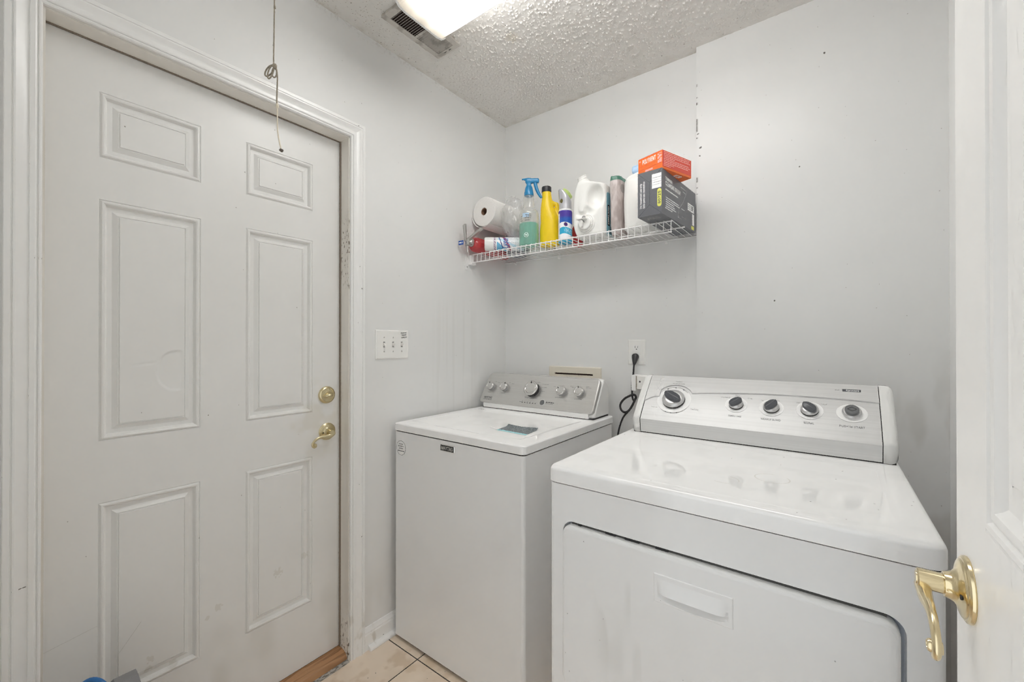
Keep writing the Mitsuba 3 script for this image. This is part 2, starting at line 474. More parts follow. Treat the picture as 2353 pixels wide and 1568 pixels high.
struct('wall_left', prism(wall_poly([(-2.12, -.05), (.12, -.05), (.12, CEIL + .05), (-2.12, CEIL + .05)], [(JY0 - .02, -.06), (JY1 + .02, -.06), (JY1 + .02, JZ + .02), (JY0 - .02, JZ + .02)]), 'x', -.12, 0), 'wall_left_paint', 'off-white wall with the panelled door')
struct('wall_back', cube([0, 0, -.05], [1.066, .12, CEIL + .05]), 'wall_back_paint', 'off-white back wall behind the shelf')
struct('wall_back_right', cube([1.066, YB2, -.05], [XR, .12, CEIL + .05]), 'wall_back_paint', 'off-white wall behind the dryer, slightly proud of the wall beside it')
struct('wall_right', cube([XR, YF - .12, -.05], [XR + .12, .12, CEIL + .05]), 'wall_paint', 'off-white right wall')
struct('wall_front', prism(wall_poly([(0, -.05), (XR, -.05), (XR, CEIL + .05), (0, CEIL + .05)], [(.86, -.06), (1.675, -.06), (1.675, 2.06), (.86, 2.06)]), 'y', YF - .12, YF), 'wall_paint', 'off-white wall with the open doorway')

# ceiling: sprayed texture as real relief in the part the photograph shows
def ceiling():
    def field(x0, x1, y0, y1, h, sa, sb, seed):
        nx, ny = int((x1 - x0) / h) + 1, int((y1 - y0) / h) + 1
        X, Y = np.meshgrid(np.linspace(x0, x1, nx), np.linspace(y0, y1, ny), indexing='ij')
        r = np.random.default_rng(seed)
        a = gaussian_filter(r.standard_normal((nx, ny)), sa)
        a /= a.std()
        b = gaussian_filter(r.standard_normal((nx, ny)), sb)
        b /= b.std()
        big = gaussian_filter(r.standard_normal((nx, ny)), .055 / h)
        big /= big.std()
        d = np.clip(a * .85 + b * .55 - .95, 0, 1.1) ** .7 * .0040
        cover = np.clip((X - .17 - .04 * big) / .14, .05, 1) * np.clip((-Y - .02) / .10 + .12 * big, .12, 1)
        Z = CEIL - d * cover - .0004 * b
        Z[:, -1] = Z[0, :] = Z[-1, :] = Z[:, 0] = CEIL
        idx = np.arange(nx * ny).reshape(nx, ny)
        return np.c_[X.ravel(), Y.ravel(), Z.ravel()], np.stack([idx[:-1, :-1], idx[:-1, 1:], idx[1:, 1:], idx[1:, :-1]], -1).reshape(-1, 4)
    top = cube([-.12, YF - .12, CEIL + .004], [XR + .12, .12, CEIL + .1])
    return cat([field(0, 1.56, -1.02, 0, .00165, 1.05, 1.9, 3), field(1.56, XR, -1.02, 0, .004, .7, 1.0, 4), field(0, XR, YF, -1.02, .004, .7, 1.0, 5), top])
struct('ceiling', ceiling(), 'ceiling_paint', 'white ceiling with sprayed popcorn texture', smooth=True)

# floor: ceramic tiles in dark joints
FX, FY, PITCH_T, GAP = .2110, -.8385, .305, .0045
floor = struct('floor', cube([-.12, YF - .12, -.05], [XR, .0, -.002]), 'grout', 'beige tiled floor')
for i in range(-2, 6):
    for j in range(-4, 3):
        lo = np.array([FX + i * PITCH_T + GAP / 2, FY + j * PITCH_T + GAP / 2])
        hi = lo + PITCH_T - GAP
        lo = np.maximum(lo, [.004 if j > -1 else -.0, YF - .11])
        hi = np.minimum(hi, [XR - .003, -.003])
        if (hi - lo).min() < .012:
            continue
        b = .0015
        m = m3.Manifold.batch_hull([mcube([lo[0] + b, lo[1] + b, -.012], [hi[0] - b, hi[1] - b, 0]), mcube([lo[0], lo[1], -.012], [hi[0], hi[1], -b])])
        part(floor, 'tile', m, TILES[(i * 5 + j * 3) % 3])

# baseboard with a quarter-round shoe along the left wall
bp = [(0, .0), (.013, 0), (.013, .062), (.0105, .066), (.0105, .072), (.006, .082), (.004, .088), (0, .09)]
def along_y(profile, y0, y1):
    return prism([(x, z) for x, z in profile], 'y', y0, y1)
base = struct('baseboard_left', along_y(bp, -.943, -.0), 'trim_paint', 'white baseboard between door casing and washing machine')
qr = [(.0131, .001)] + [(.0131 + .018 * math.cos(a), .001 + .018 * math.sin(a)) for a in np.linspace(0, math.pi / 2, 7)]
part(base, 'shoe_moulding', along_y(qr, -.928, -.0), 'trim_paint', smooth=30, label='white quarter-round strip along the floor')
struct('baseboard_back', cube([.0, -.012, 0], [1.066, 0, .09]), 'trim_paint')
struct('baseboard_right', cube([XR - .012, YF, 0], [XR, YB2, .09]), 'trim_paint')

# door casing (colonial profile), mitred
CP = [(0, 0), (0, .010), (.003, .0125), (.0055, .0125), (.007, .0085), (.0085, .0085), (.0095, .0122), (.012, .0135), (.020, .0135), (.0212, .0098), (.0235, .0098), (.030, .0112), (.037, .0148), (.042, .0174), (.0452, .0174), (.0465, .0138), (.0480, .0138), (.0492, .0162), (.059, .0162), (.060, .0152), (.060, 0)]
def casing(inner, outer_dirs, closed_ends):
    """Sweeps the profile CP along the points of 'inner' (y, z); outer_dirs give the mitre direction at each."""
    v, k = [], len(CP)
    for (y, z), (dy, dz) in zip(inner, outer_dirs):
        v += [(d, y + dy * w, z + dz * w) for w, d in CP]
    f = []
    for s in range(len(inner) - 1):
        for a in range(k - 1):
            f.append((s * k + a, s * k + a + 1, (s + 1) * k + a + 1, (s + 1) * k + a))
    return tm((v, f))
CY0, CY1, CZ = JY0 - .005, JY1 + .004, JZ + .0045
trim = struct('trim_1', None, None, 'white moulded casing around the panelled door')
part(trim, 'side_casing', casing([(CY1, 0), (CY1, CZ)], [(1, 0), (1, 1)], 1), 'trim_paint', smooth=20)
part(trim, 'head_casing', casing([(CY1, CZ), (CY0, CZ)], [(1, 1), (-1, 1)], 1), 'trim_paint', smooth=20)
part(trim, 'side_casing', casing([(CY0, CZ), (CY0, 0)], [(-1, 1), (-1, 0)], 1), 'trim_paint', smooth=20)
jamb = struct('trim_2', None, None, 'off-white chipped door frame with brown weatherstrip')
part(jamb, 'side_jamb', cube([-.12, JY1, 0], [-.0005, JY1 + .0195, JZ]), 'jamb_paint')
part(jamb, 'side_jamb', cube([-.12, JY0 - .0195, 0], [-.0005, JY0, JZ]), 'jamb_paint')
part(jamb, 'head_jamb', cube([-.12, JY0 - .0195, JZ], [-.0005, JY1 + .0195, JZ + .0195]), 'jamb_paint')
part(jamb, 'weatherstrip', cat([cube([-.078, DY1 + .0002, .03], [-.0705, JY1 + .0008, JZ]), cube([-.0640, DY1 - .0002, .034], [-.0550, JY1 + .0003, JZ])]), 'weatherstrip', label='dark brown weatherstrip')
part(jamb, 'weatherstrip', cat([cube([-.078, JY0 - .0005, DZ1 + .0002], [-.0705, JY1, JZ + .0005]), cube([-.0640, JY0, DZ1 + .0005], [-.0575, JY1, JZ + .0003])]), 'weatherstrip', label='dark brown weatherstrip')
sill = [(-.118, .0), (-.118, .033), (-.058, .0335), (-.046, .0315), (-.0445, .0295), (-.0415, .0295), (-.040, .0305), (-.020, .0245), (-.0155, .021), (-.011, .014), (-.007, .004), (-.006, .0)]
sl = struct('trim_3', prism(sill, 'y', JY0, JY1 - .0003), 'oak', 'brown oak threshold under the panelled door', smooth=15)
part(sl, 'caulk_strip', prism([(-.007, -.001), (-.0065, .004), (.004, .0012), (.012, .0008), (.012, -.001)], 'y', JY0, JY1), 'caulk', label='grey crumbling grout strip')

# ------------------------------------------------------------------ panelled doors
def panel_rings(a0, a1, b0, b1, prof):
    """Nested rectangles (inset, depth); returns vertices (a, b, depth), quads, closing field."""
    v, f = [], []
    for ins, d in prof:
        v += [(a0 + ins, b0 + ins, d), (a1 - ins, b0 + ins, d), (a1 - ins, b1 - ins, d), (a0 + ins, b1 - ins, d)]
    for s in range(len(prof) - 1):
        for k in range(4):
            f.append((4 * s + k, 4 * s + (k + 1) % 4, 4 * s + 4 + (k + 1) % 4, 4 * s + 4 + k))
    n = 4 * (len(prof) - 1)
    f.append((n, n + 1, n + 2, n + 3))
    return np.array(v, float), np.array(f)

door = struct('door_1', None, None, 'white six-panel exterior door with brass lever and deadbolt')
PRO = [(0, 0), (.0012, -.0026), (.0028, -.0012), (.006, .0024), (.009, .0030), (.012, .0014), (.0155, -.0060), (.0180, -.0138), (.0190, -.0145), (.0200, -.0145), (.0385, -.0022), (.0395, -.0046), (.0420, -.0046), (.0430, -.0010)]
cols = [(-1.7105, -1.4795), (-1.3515, -1.1205)]
rows = [(1.7625, 1.9415), (.9895, 1.6485), (.2665, .8205)]
slab = sbox(DY0, DZ0, DY1, DZ1)
for c in cols:
    for r in rows:
        slab = slab.difference(sbox(c[0], r[0], c[1], r[1]))
face = trimesh.creation.triangulate_polygon(slab, engine='earcut')
fv = np.c_[np.full(len(face[0]), DX), face[0]]
sides = cube([DX - .044, DY0, DZ0], [DX - .0095, DY1, DZ1])
edge = cat([cube([DX - .012, DY0, DZ0], [DX - .0001, DY0 + .01, DZ1]), cube([DX - .012, DY1 - .01, DZ0], [DX - .0001, DY1, DZ1]), cube([DX - .012, DY0, DZ1 - .01], [DX - .0001, DY1, DZ1]), cube([DX - .012, DY0, DZ0], [DX - .0001, DY1, DZ0 + .01])])
part(door, 'slab', cat([(fv, face[1]), sides, edge]), 'door_paint')
def dented(m, q):
    """Replaces the flat field of a panel by one with an old boot dent."""
    m = trimesh.Trimesh(m.vertices, m.faces[~(m.faces >= len(m.vertices) - 4).all(1)], process=False)
    y0, z0, d0 = q[0]
    y1, z1, _ = q[2]
    Y, Z = np.meshgrid(np.linspace(y0, y1, 60), np.linspace(z0, z1, 200), indexing='ij')
    rad = np.sqrt(((Y + 1.540) / .050) ** 2 + ((Z - 1.173) / .062) ** 2)
    cut = np.clip((rad - 1) / .10, -1, 0)
    d = .0028 * cut * np.clip((1.35 - rad) / .35, 0, 1)
    lip = np.exp(-((Z - 1.197 - .12 * (Y + 1.60)) / .0035) ** 2) * np.clip((Y + 1.652) / .02, 0, 1) * np.clip((-1.585 - Y) / .01, 0, 1)
    d = d - .0012 * lip
    e = np.minimum(np.minimum(Y - y0, y1 - Y), np.minimum(Z - z0, z1 - Z))
    d = d * np.clip(e / .008, 0, 1)
    i = np.arange(Y.size).reshape(Y.shape)
    f = np.stack([i[:-1, :-1], i[1:, :-1], i[1:, 1:], i[:-1, 1:]], -1).reshape(-1, 4)
    return cat([m, (np.c_[(DX + d0 + d).ravel(), Y.ravel(), Z.ravel()], f)])
for c in cols:
    for r in rows:
        v, f = panel_rings(c[0], c[1], r[0], r[1], PRO)
        m = tm((np.c_[DX + v[:, 2], v[:, 0], v[:, 1]], f))
        if c is cols[0] and r is rows[1]:
            m = dented(m, v[-4:])
        part(door, 'panel', m, 'door_paint', smooth=25)
part(door, 'door_sweep', cube([DX - .03, DY0 + .002, DZ0 - .0035], [DX - .002, DY1 - .002, DZ0]), 'weatherstrip')

def lever_set(parent, o, right, up, mat, swing=-1):
    """Lever handle on a rose. Local: x along the lever's plane (right as seen), y up, z out of the door."""
    M = frame(o, right, up)
    rose = lathe([(.0, 0), (.033, 0), (.0337, .0012), (.0332, .0034), (.0312, .0050), (.0298, .0052), (.0290, .0064), (.0275, .0072), (.0235, .0084), (.0185, .0098), (.0155, .0120), (.0138, .0150), (.0130, .0178), (.0128, .0192), (.0118, .0196), (.0, .0196)], 56)
    handle = part(parent, 'lever_handle', put(rose, M), mat, smooth=30, label='brass rose of the lever handle')
    neck = lathe([(.0, .019), (.0100, .019), (.0104, .0205), (.0104, .0390), (.0096, .0402), (.0074, .0404), (.0070, .0398), (.0066, .0398), (.0064, .0412), (0, .0414)], 36)
    part(handle, 'neck', put(neck, M), mat, smooth=30)
    s = swing
    path = spline([(s * -.0125, .0030, .0345), (s * -.008, -.0050, .0348), (s * .004, -.0100, .0350), (s * .020, -.0125, .0352), (s * .038, -.0118, .0352), (s * .053, -.0135, .0352), (s * .066, -.0200, .0352), (s * .0745, -.0300, .0352), (s * .0745, -.0390, .0352), (s * .0690, -.0440, .0352), (s * .0630, -.0420, .0352), (s * .0620, -.0365, .0352)], 6)
    u = np.linspace(0, 1, len(path))
    rad = np.interp(u, [0, .06, .14, .28, .42, .55, .75, .9, 1], [.002, .0065, .0090, .0075, .0052, .0048, .0046, .0042, .003])
    part(handle, 'lever', put(tube(path, rad, 16, flat=.78, upv=[0, 1, 0]), M), mat, smooth=60)
    sc = lathe([(0, -.0052), (.0054, -.0052), (.0062, -.0038), (.0062, .0040), (.0052, .0058), (.0040, .0062), (.0036, .0054), (0, .0056)], 22)
    part(handle, 'scroll_end', put(sc, shift(M, s * .0672, -.0365, .0352)), mat, smooth=35)
    pin = lathe([(0, 0), (.0026, 0), (.0026, .0010), (0, .0010)], 14)
    part(handle, 'screw_hole', put(pin, shift(M, s * .0205, -.0015, .0089)), 'seam_dark')
    return M

lever_set(door, [DX, -1.0625, .907], [0, 1, 0], [0, 0, 1], 'brass_worn')
Md = frame([DX, -1.0655, 1.0515], [0, 1, 0], [0, 0, 1])
db = lathe([(0, 0), (.0325, 0), (.0337, .002), (.0332, .006), (.0305, .0095), (.0265, .0112), (.0255, .0104), (.016, .0122), (.0125, .0135), (.0115, .0165), (0, .017)], 48)
dbk = part(door, 'deadbolt', put(db, Md), 'brass_worn', smooth=35, label='round brass deadbolt plate')
turn = snet(lambda x, y, z: np.sqrt((x / .021) ** 2 + (y / .0085) ** 2 + ((z - .016) / .016) ** 2) - 1 + 0 * x, [-.026, -.012, -.004], [.026, .012, .036], .0016)
part(dbk, 'thumb_turn', put(turn, Md @ np.array(T().rotate([0, 0, 1], 12).matrix, float).reshape(4, 4)), 'brass_worn', smooth=True)

# the second door, swung into the room beside the camera
D2X, D2Y0, D2Y1 = 1.631, -1.999, -1.239
door2 = struct('door_2', None, None, 'white moulded interior door standing open at the right edge')
PR2 = [(0, 0), (.002, -.001), (.006, .0016), (.011, .0014), (.0135, -.002), (.016, -.0025), (.018, .0002), (.024, -.0006), (.028, -.005), (.032, -.0075), (.0345, -.0075), (.044, -.0072), (.060, -.003), (.0625, -.0022)]
c2 = [(-1.345 - .24, -1.349), (-1.89, -1.65)]
r2 = [(.24, .85), (1.079, 1.78), (1.86, 1.965)]
slab = sbox(D2Y0, .008, D2Y1, 2.035)
for c in c2:
    for r in r2:
        slab = slab.difference(sbox(c[0], r[0], c[1], r[1]))
face = trimesh.creation.triangulate_polygon(slab, engine='earcut')
fr = face[1][:, ::-1]
back = cube([D2X + .010, D2Y0, .008], [D2X + .035, D2Y1, 2.035])
edge = cat([cube([D2X + .0001, D2Y1 - .03, .008], [D2X + .012, D2Y1, 2.035]), cube([D2X + .0001, D2Y0, .008], [D2X + .012, D2Y0 + .03, 2.035]), cube([D2X + .0001, D2Y0, 2.005], [D2X + .012, D2Y1, 2.035])])
part(door2, 'slab', cat([(np.c_[np.full(len(face[0]), D2X), face[0]], fr), back, edge]), 'door_grain_paint')
for c in c2:
    for r in r2:
        v, f = panel_rings(c[0], c[1], r[0], r[1], PR2)
        part(door2, 'panel', (np.c_[D2X - v[:, 2], v[:, 0], v[:, 1]], f[:, ::-1]), 'door_grain_paint', smooth=25)
lever_set(door2, [D2X, -1.2905, .996], [0, -1, 0], [0, 0, 1], 'brass', swing=1)
part(door2, 'latch_plate', cube([D2X + .006, D2Y1, .965], [D2X + .03, D2Y1 + .0012, 1.027]), 'brass')

# ------------------------------------------------------------------ ceiling fixture, register, pull cord
LX0, LX1, LY0, LY1, LZ = .333, 1.545, -1.050, -.803, 2.415
def lens_light(p, n, uv):
    tube_glow = .35 + .65 * (SS(.075, .01, dr.abs(p.y - (LY0 + .065))) + SS(.075, .01, dr.abs(p.y - (LY1 - .065))))
    ends = SS(LX0 - .02, LX0 + .17, p.x + .02 * N(p.y * 30, 2, 2)) * SS(LX1 + .02, LX1 - .17, p.x)
    low = (.045 + .955 * ends * ends) * (.75 + .25 * tube_glow) * (.93 + .07 * dr.sin(p.y * 1250))
    return MX((1.0, .86, .66), (1.0, .995, .98), ends) * low * LENS_POWER
fixture = thing('ceiling_light', 'long fluorescent ceiling fixture with a glowing ribbed wraparound lens', 'light')
lp = [(LY0, 2.503), (LY0 + .004, 2.455), (LY0 + .012, 2.432), (LY0 + .026, 2.420), (LY0 + .05, LZ), (LY1 - .05, LZ), (LY1 - .026, 2.420), (LY1 - .012, 2.432), (LY1 - .004, 2.455), (LY1, 2.503)]
def lens_mesh():
    n = len(lp)
    v = [(x, y, z) for x in (LX0 + .006, LX1 - .006) for y, z in lp]
    return tm((v, [(k, n + k, n + k + 1, k + 1) for k in range(n - 1)]))
lens_uv = np.array([(i, k / (len(lp) - 1)) for i in (0.0, 1.0) for k in range(len(lp))])
lm = lens_mesh()
if lm.face_normals[4][2] > 0:
    lm = trimesh.Trimesh(lm.vertices, lm.faces[:, ::-1], process=False)
pbr('lens_plastic', (.38, .37, .35), .3)
k = part(fixture, 'lens', lm, 'lens_plastic', smooth=True, uv=lens_uv, label='glowing prismatic plastic lens')
scene[k]['emitter'] = {'type': 'area', 'radiance': mikit.proc(lens_light)}
ep = Polygon([(y, z) for y, z in lp] + [(LY1, 2.518), (LY0, 2.518)])
rim = Polygon([(y + (-.003 if y < -.92 else .003), z - .003) for y, z in lp] + [(LY1 + .003, 2.518), (LY0 - .003, 2.518)])
for a, b in ((LX0, LX0 + .008), (LX1 - .008, LX1)):
    part(fixture, 'end_cap', prism(rim, 'x', a, b), 'satin_white')
part(fixture, 'housing', cube([LX0 + .002, LY0 + .002, 2.503], [LX1 - .002, LY1 - .002, 2.524]), 'satin_white')

VX0, VX1, VY0, VY1, VZ = .139, .277, -.960, -.662, 2.519
vent = thing('ceiling_vent', 'dusty grey ceiling air register partly behind the fluorescent fixture', 'vent')
fp = rrect(VX0, VY0, VX1, VY1, .004).difference(sbox(VX0 + .023, VY0 + .027, VX1 - .024, VY1 - .022))
fr_top = trimesh.creation.extrude_polygon(fp, .003, engine='earcut')
fr_top.apply_translation([0, 0, VZ - .004])
lipo = rrect(VX0, VY0, VX1, VY1, .004)
lip = trimesh.creation.extrude_polygon(lipo.difference(lipo.buffer(-.0015)), .008, engine='earcut')
lip.apply_translation([0, 0, VZ - .003])
part(vent, 'frame', cat([fr_top, lip]), 'vent_paint')
part(vent, 'duct', cube([VX0 + .02, VY0 + .02, VZ + .0022], [VX1 - .02, VY1 - .02, VZ + .0052]), 'vent_dark')
NL = 25
for k in range(NL):
    y = VY0 + .027 + (VY1 - VY0 - .049) * (k + .5) / NL
    if k == 12:
        part(vent, 'divider', cube([VX0 + .022, y - .005, VZ - .0035], [VX1 - .023, y + .005, VZ - .001]), 'vent_paint')
        continue
    lv = cube([VX0 + .022, -.0042, -.0005], [VX1 - .023, .0042, .0005])
    lv.apply_transform(trimesh.transformations.rotation_matrix(math.radians(58 if k < 12 else -52), [1, 0, 0]))
    lv.apply_translation([0, y, VZ - .0008])
    part(vent, 'louver', lv, 'vent_paint')
part(vent, 'lever_slot', cat([cube([VX0 + .05, VY1 - .013, VZ - .0048], [VX0 + .064, VY1 - .0105, VZ - .0038]), cube([VX0 + .078, VY1 - .013, VZ - .0048], [VX0 + .090, VY1 - .0105, VZ - .0038])]), 'seam_dark')
for y in (VY0 + .012, VY1 - .012):
    part(vent, 'screw', put(lathe([(0, -.0012), (.003, -.001), (.0034, 0), (0, 0)], 14), frame([VX0 + .07, y, VZ - .004], [1, 0, 0], [0, 1, 0])), 'vent_paint')

def at(u, w, z):           # a point of the cord's plane: sideways u, out w
    return [.452 + .7975 * u - .603 * w, -1.482 + .603 * u + .7975 * w, z]
cord = thing('pull_cord', 'thin frayed pull cord with tied loops hanging from the ceiling before the door', 'cord')
part(cord, 'cord', tube(spline([at(.0, 0, CEIL - .006), at(.001, 0, 2.25), at(0, 0, 2.083), at(-.001, 0, 2.0), at(-.0015, 0, 1.928), at(.004, 0, 1.920), at(.0072, 0, 1.90), at(.0068, 0, 1.872), at(.006, 0, 1.845), at(.0062, 0, 1.829)], 6), .00165, 8), 'cord_beige', smooth=50)
part(cord, 'cord', tube(spline([at(.0062, 0, 1.832), at(.0074, 0, 1.81), at(.0075, 0, 1.785), at(.0085, 0, 1.765), at(.0125, 0, 1.740), at(.0163, 0, 1.724)], 6), .0016, 8), 'cord_pale', smooth=50, label='paler lower end of the cord')
def loop(c, a, b, tilt, w):
    g = np.linspace(0, 2 * math.pi, 22)[:-1]
    q = np.c_[b * np.sin(g), -a * (1 - np.cos(g))]
    ct, st = math.cos(tilt), math.sin(tilt)
    return [at(c[0] + x * ct - y * st, w + .002 * math.sin(t), c[1] + x * st + y * ct) for (x, y), t in zip(q, g)]
part(cord, 'loop', tube(loop((-.003, 1.925), .0155, .0058, -.62, 0), .0017, 8, closed=True), 'cord_beige', smooth=50)
part(cord, 'loop', tube(loop((-.002, 1.923), .0165, .0042, -.33, -.003), .0017, 8, closed=True), 'cord_beige', smooth=50)
part(cord, 'loop', tube(loop((-.0005, 1.921), .0115, .0045, -.1, .003), .0017, 8, closed=True), 'cord_beige', smooth=50)
def blob(c, r, s=1.0, seed=0):
    m = trimesh.creation.icosphere(3, 1.0)
    m.vertices *= r * np.array([1, 1, s]) * (.75 + .5 * meshkit.noise(m.vertices * 2.2 + 9, seed))[:, None]
    m.apply_translation(c)
    return m
part(cord, 'knot', blob(at(.0005, 0, 1.923), .0052, 1.3, 1), 'cord_beige', smooth=True)
part(cord, 'knot', blob(at(.0072, 0, 1.828), .0034, 1.7, 2), 'cord_pale', smooth=True, label='pale knot')
part(cord, 'knot', blob(at(.0170, 0, 1.7205), .0046, .8, 3), 'knot_dark', smooth=True, label='dark burnt knot at the end')
part(cord, 'knot', blob(at(.0003, 0, 2.066), .0026, 1.8, 4), 'cord_beige', smooth=True)

# ------------------------------------------------------------------ switches and outlets
sw = thing('light_switch', 'white triple switch plate with handwriting beside the panelled door', 'light switch')
SY, SZ = -.803, 1.2492
def plate(w, h, t, M, holes=()):
    o = rrect(-w / 2, -h / 2, w / 2, h / 2, .003)
    i = o.buffer(-.004)
    m = m3.Manifold.batch_hull([man(prism(o, 'z', 0, t * .45)), man(prism(i, 'z', 0, t))])
    for x, y, hw, hh in holes:
        m = m - mcube([x - hw, y - hh, -.01], [x + hw, y + hh, .02])
    return put(m, M)
Ms = frame([0, SY, SZ], [0, 1, 0], [0, 0, 1])
part(sw, 'plate', plate(.170, .125, .0065, Ms, [(x, 0, .0052, .0122) for x in (-.0445, .0015, .0475)]), 'plate_white')
for x, up in ((-.0445, -1), (.0015, 1), (.0475, 1)):
    part(sw, 'toggle_frame', put(cube([x - .0051, -.0121, .0005], [x + .0051, .0121, .0035]), Ms), 'mid_grey')
    t = m3.Manifold.batch_hull([mcube([x - .0042, -.006, .002], [x + .0042, .006, .006]), mcube([x - .0033, up * .006 - .0022, .016], [x + .0033, up * .006 + .0022, .0175])])
    part(sw, 'toggle', put(t, Ms), 'plate_white', smooth=30)
    for y in (-.0302, .0302):
        part(sw, 'screw', put(cat([lathe([(0, 0), (.0032, 0), (.0028, .0012), (0, .0015)], 14), cube([-.0026, -.0004, .0012], [.0026, .0004, .0017])]), shift(Ms, x, y, .0063)), 'steel')
Mt = shift(Ms, .0615, 0, .0067)
for row, (w, y) in enumerate((('Front of', .0515), ('Carport', .0415), ('away on', .0305))):
    part(sw, 'handwriting', text(w, .0066, shift(Mt, -.004 + .001 * row, y, 0) @ np.array(T().rotate([0, 0, 1], 5).matrix, float).reshape(4, 4), .030 if row != 1 else .026, True), 'print_dark', label='black marker handwriting')

ol = thing('wall_outlet', 'white duplex wall outlet above the washing machine', 'outlet')
Mo = frame([.7915, 0, 1.2117], [1, 0, 0], [0, 0, 1])
part(ol, 'plate', plate(.083, .1195, .006, Mo), 'plate_white')
for y in (.0215, -.0215):
    o = Point(0, y).buffer(.0175, quad_segs=16).intersection(sbox(-.0165, y - .0135, .0165, y + .0135))
    rcp = part(ol, 'receptacle', put(prism(o, 'z', .0055, .0075), Mo), 'satin_white', smooth=30)
    part(rcp, 'slot', put(cat([cube([-.0078, y - .001, .007], [-.0052, y + .0075, .0078]), cube([.0048, y + .0, .007], [.0068, y + .0072, .0078]), put(lathe([(0, 0), (.0026, 0), (.0026, .0008), (0, .0008)], 12), shift(np.eye(4), 0, y - .0075, .007))]), Mo), 'seam_dark')
part(ol, 'screw', put(lathe([(0, 0), (.003, 0), (.0026, .001), (0, .0013)], 12), shift(Mo, 0, 0, .006)), 'satin_white')

pc = thing('power_cord', 'black power cord looped behind the dryer and plugged into the outlet', 'power cord')
plug = m3.Manifold.batch_hull([man(put(lathe([(0, 0), (.0155, 0), (.0155, .012), (0, .012)], 20), frame([.7885, -.0078, 1.1905], [1, 0, 0], [0, 0, 1]))), man(put(lathe([(0, 0), (.0068, 0), (.006, .007), (0, .007)], 16), frame([.7905, -.030, 1.157], [1, 0, .05], [0, .45, 1])))])
part(pc, 'plug', plug, 'black_plastic', smooth=30)
cp = spline([(.7905, -.033, 1.163), (.7885, -.034, 1.135), (.785, -.032, 1.104), (.779, -.028, 1.07), (.779, -.030, 1.038), (.782, -.036, 1.006), (.790, -.041, .988), (.803, -.045, 1.0), (.800, -.048, 1.013), (.788, -.049, 1.014), (.770, -.047, 1.006), (.748, -.046, .992), (.729, -.046, .967), (.730, -.047, .943), (.748, -.049, .929), (.770, -.052, .938), (.790, -.054, .967), (.803, -.055, .996), (.800, -.058, .985), (.778, -.060, .945), (.748, -.058, .908), (.728, -.056, .858), (.716, -.05, .804), (.712, -.04, .72), (.70, -.03, .5)], 7)
part(pc, 'cable', tube(cp, .0041, 10, flat=1.25), 'black_plastic', smooth=50)

jb = thing('junction_box', 'small white surface electrical box under the outlet beside the dryer console', 'electrical box')
part(jb, 'body', rbox([.797, -.066, 1.043], [.868, -.0005, 1.105], .0035, 10), 'plate_white', smooth=30)
part(jb, 'cover', rbox([.792, -.0735, 1.036], [.8125, -.010, 1.1085], .002, 8), 'satin_white', smooth=30)
part(jb, 'seam', cube([.8124, -.0690, 1.044], [.8152, -.012, 1.104]), 'cord_beige')
part(jb, 'screw', put(lathe([(0, 0), (.004, 0), (.0035, .0016), (0, .002)], 14), frame([.829, -.0658, 1.079], [1, 0, 0], [0, 0, 1])), 'black_plastic')

wb = thing('washer_box', 'cream plastic outlet box plate with a dark slot, behind the washing machine', 'outlet box')
part(wb, 'plate', m3.Manifold.batch_hull([man(prism(rrect(.306, .905, .6105, 1.131, .004), 'y', -.006, 0)), man(prism(rrect(.309, .908, .6075, 1.128, .004), 'y', -.010, 0))]) - man(prism(sbox(.343, 1.0885, .567, 1.0975), 'y', -.02, -.0012)), 'cream_plastic', smooth=20)
part(wb, 'recess', cube([.3432, -.0016, 1.0887], [.5668, -.001, 1.0973]), 'vent_dark')

# ------------------------------------------------------------------ washing machine
W = thing('washing_machine', 'white top-load washing machine in the corner with a stainless control panel', 'washing machine')
wx0, wx1, wy0 = .0305, .7115, -.812
part(W, 'cabinet', prism(rrect(wx0, wy0, wx1, -.10, .013), 'z', .014, .8795), 'enamel', smooth=40)
part(W, 'base_gap_shade', prism(rrect(wx0 + .01, wy0 + .012, wx1 - .01, -.11, .01), 'z', .0, .016), 'seam_dark')  # dark block painting the shadow gap between washer and floor
part(W, 'deck_gap_shade', prism(rrect(wx0 + .003, wy0 + .003, wx1 - .003, -.10, .012), 'z', .878, .889), 'seam_dark')  # inset dark slab painting the shade in the gap below the deck
deck = m3.Manifold.batch_hull([man(prism(rrect(.027 + e, -.8165 + e, .716 - e, -.090 - e, .020 - e, 8), 'z', a, b)) for e, a, b in ((0, .8855, .9092), (.0008, .8845, .9112), (.0028, .8840, .9134), (.0062, .8845, .9150))])
def lid_outline(o):
    f = [(.0645 - o, -.742 - o), (.20, -.748 - o), (.225, -.757 - o), (.46, -.757 - o), (.49, -.748 - o), (.643 + o, -.740 - o)]
    return Polygon(f + [(.660 + o, -.311), (.058 - o, -.311)])
groove = man(prism(lid_outline(.0032), 'z', .908, .93)) - man(prism(lid_outline(0), 'z', .9, .94))
wd = deck - groove - man(prism(lid_outline(0), 'z', .9125, .93))
part(W, 'top_deck', wd, 'top_enamel', smooth=35)
lid = m3.Manifold.batch_hull([man(prism(lid_outline(0).buffer(-.0002), 'z', .9125, .9145)), man(prism(lid_outline(0).buffer(-.006), 'z', .9125, .9165))])
lidk = part(W, 'lid', lid, 'top_enamel', smooth=30)
part(W, 'hinge', prism(Polygon([(.085, -.334), (.13, -.333), (.133, -.330), (.082, -.331)]), 'z', .9148, .9172), 'mid_grey')
pbr('sticker_print', mikit.proc(lambda p, n, uv: MX((.11, .13, .14), (.30, .33, .35), SS(.50, .62, N(p.x * 420, dr.floor((p.y + p.x * .05) * 260) * 7.3, 2)) * SS(.25, .35, (p.y * 260 + p.x * 13) - dr.floor(p.y * 260 + p.x * 13)))), .5)
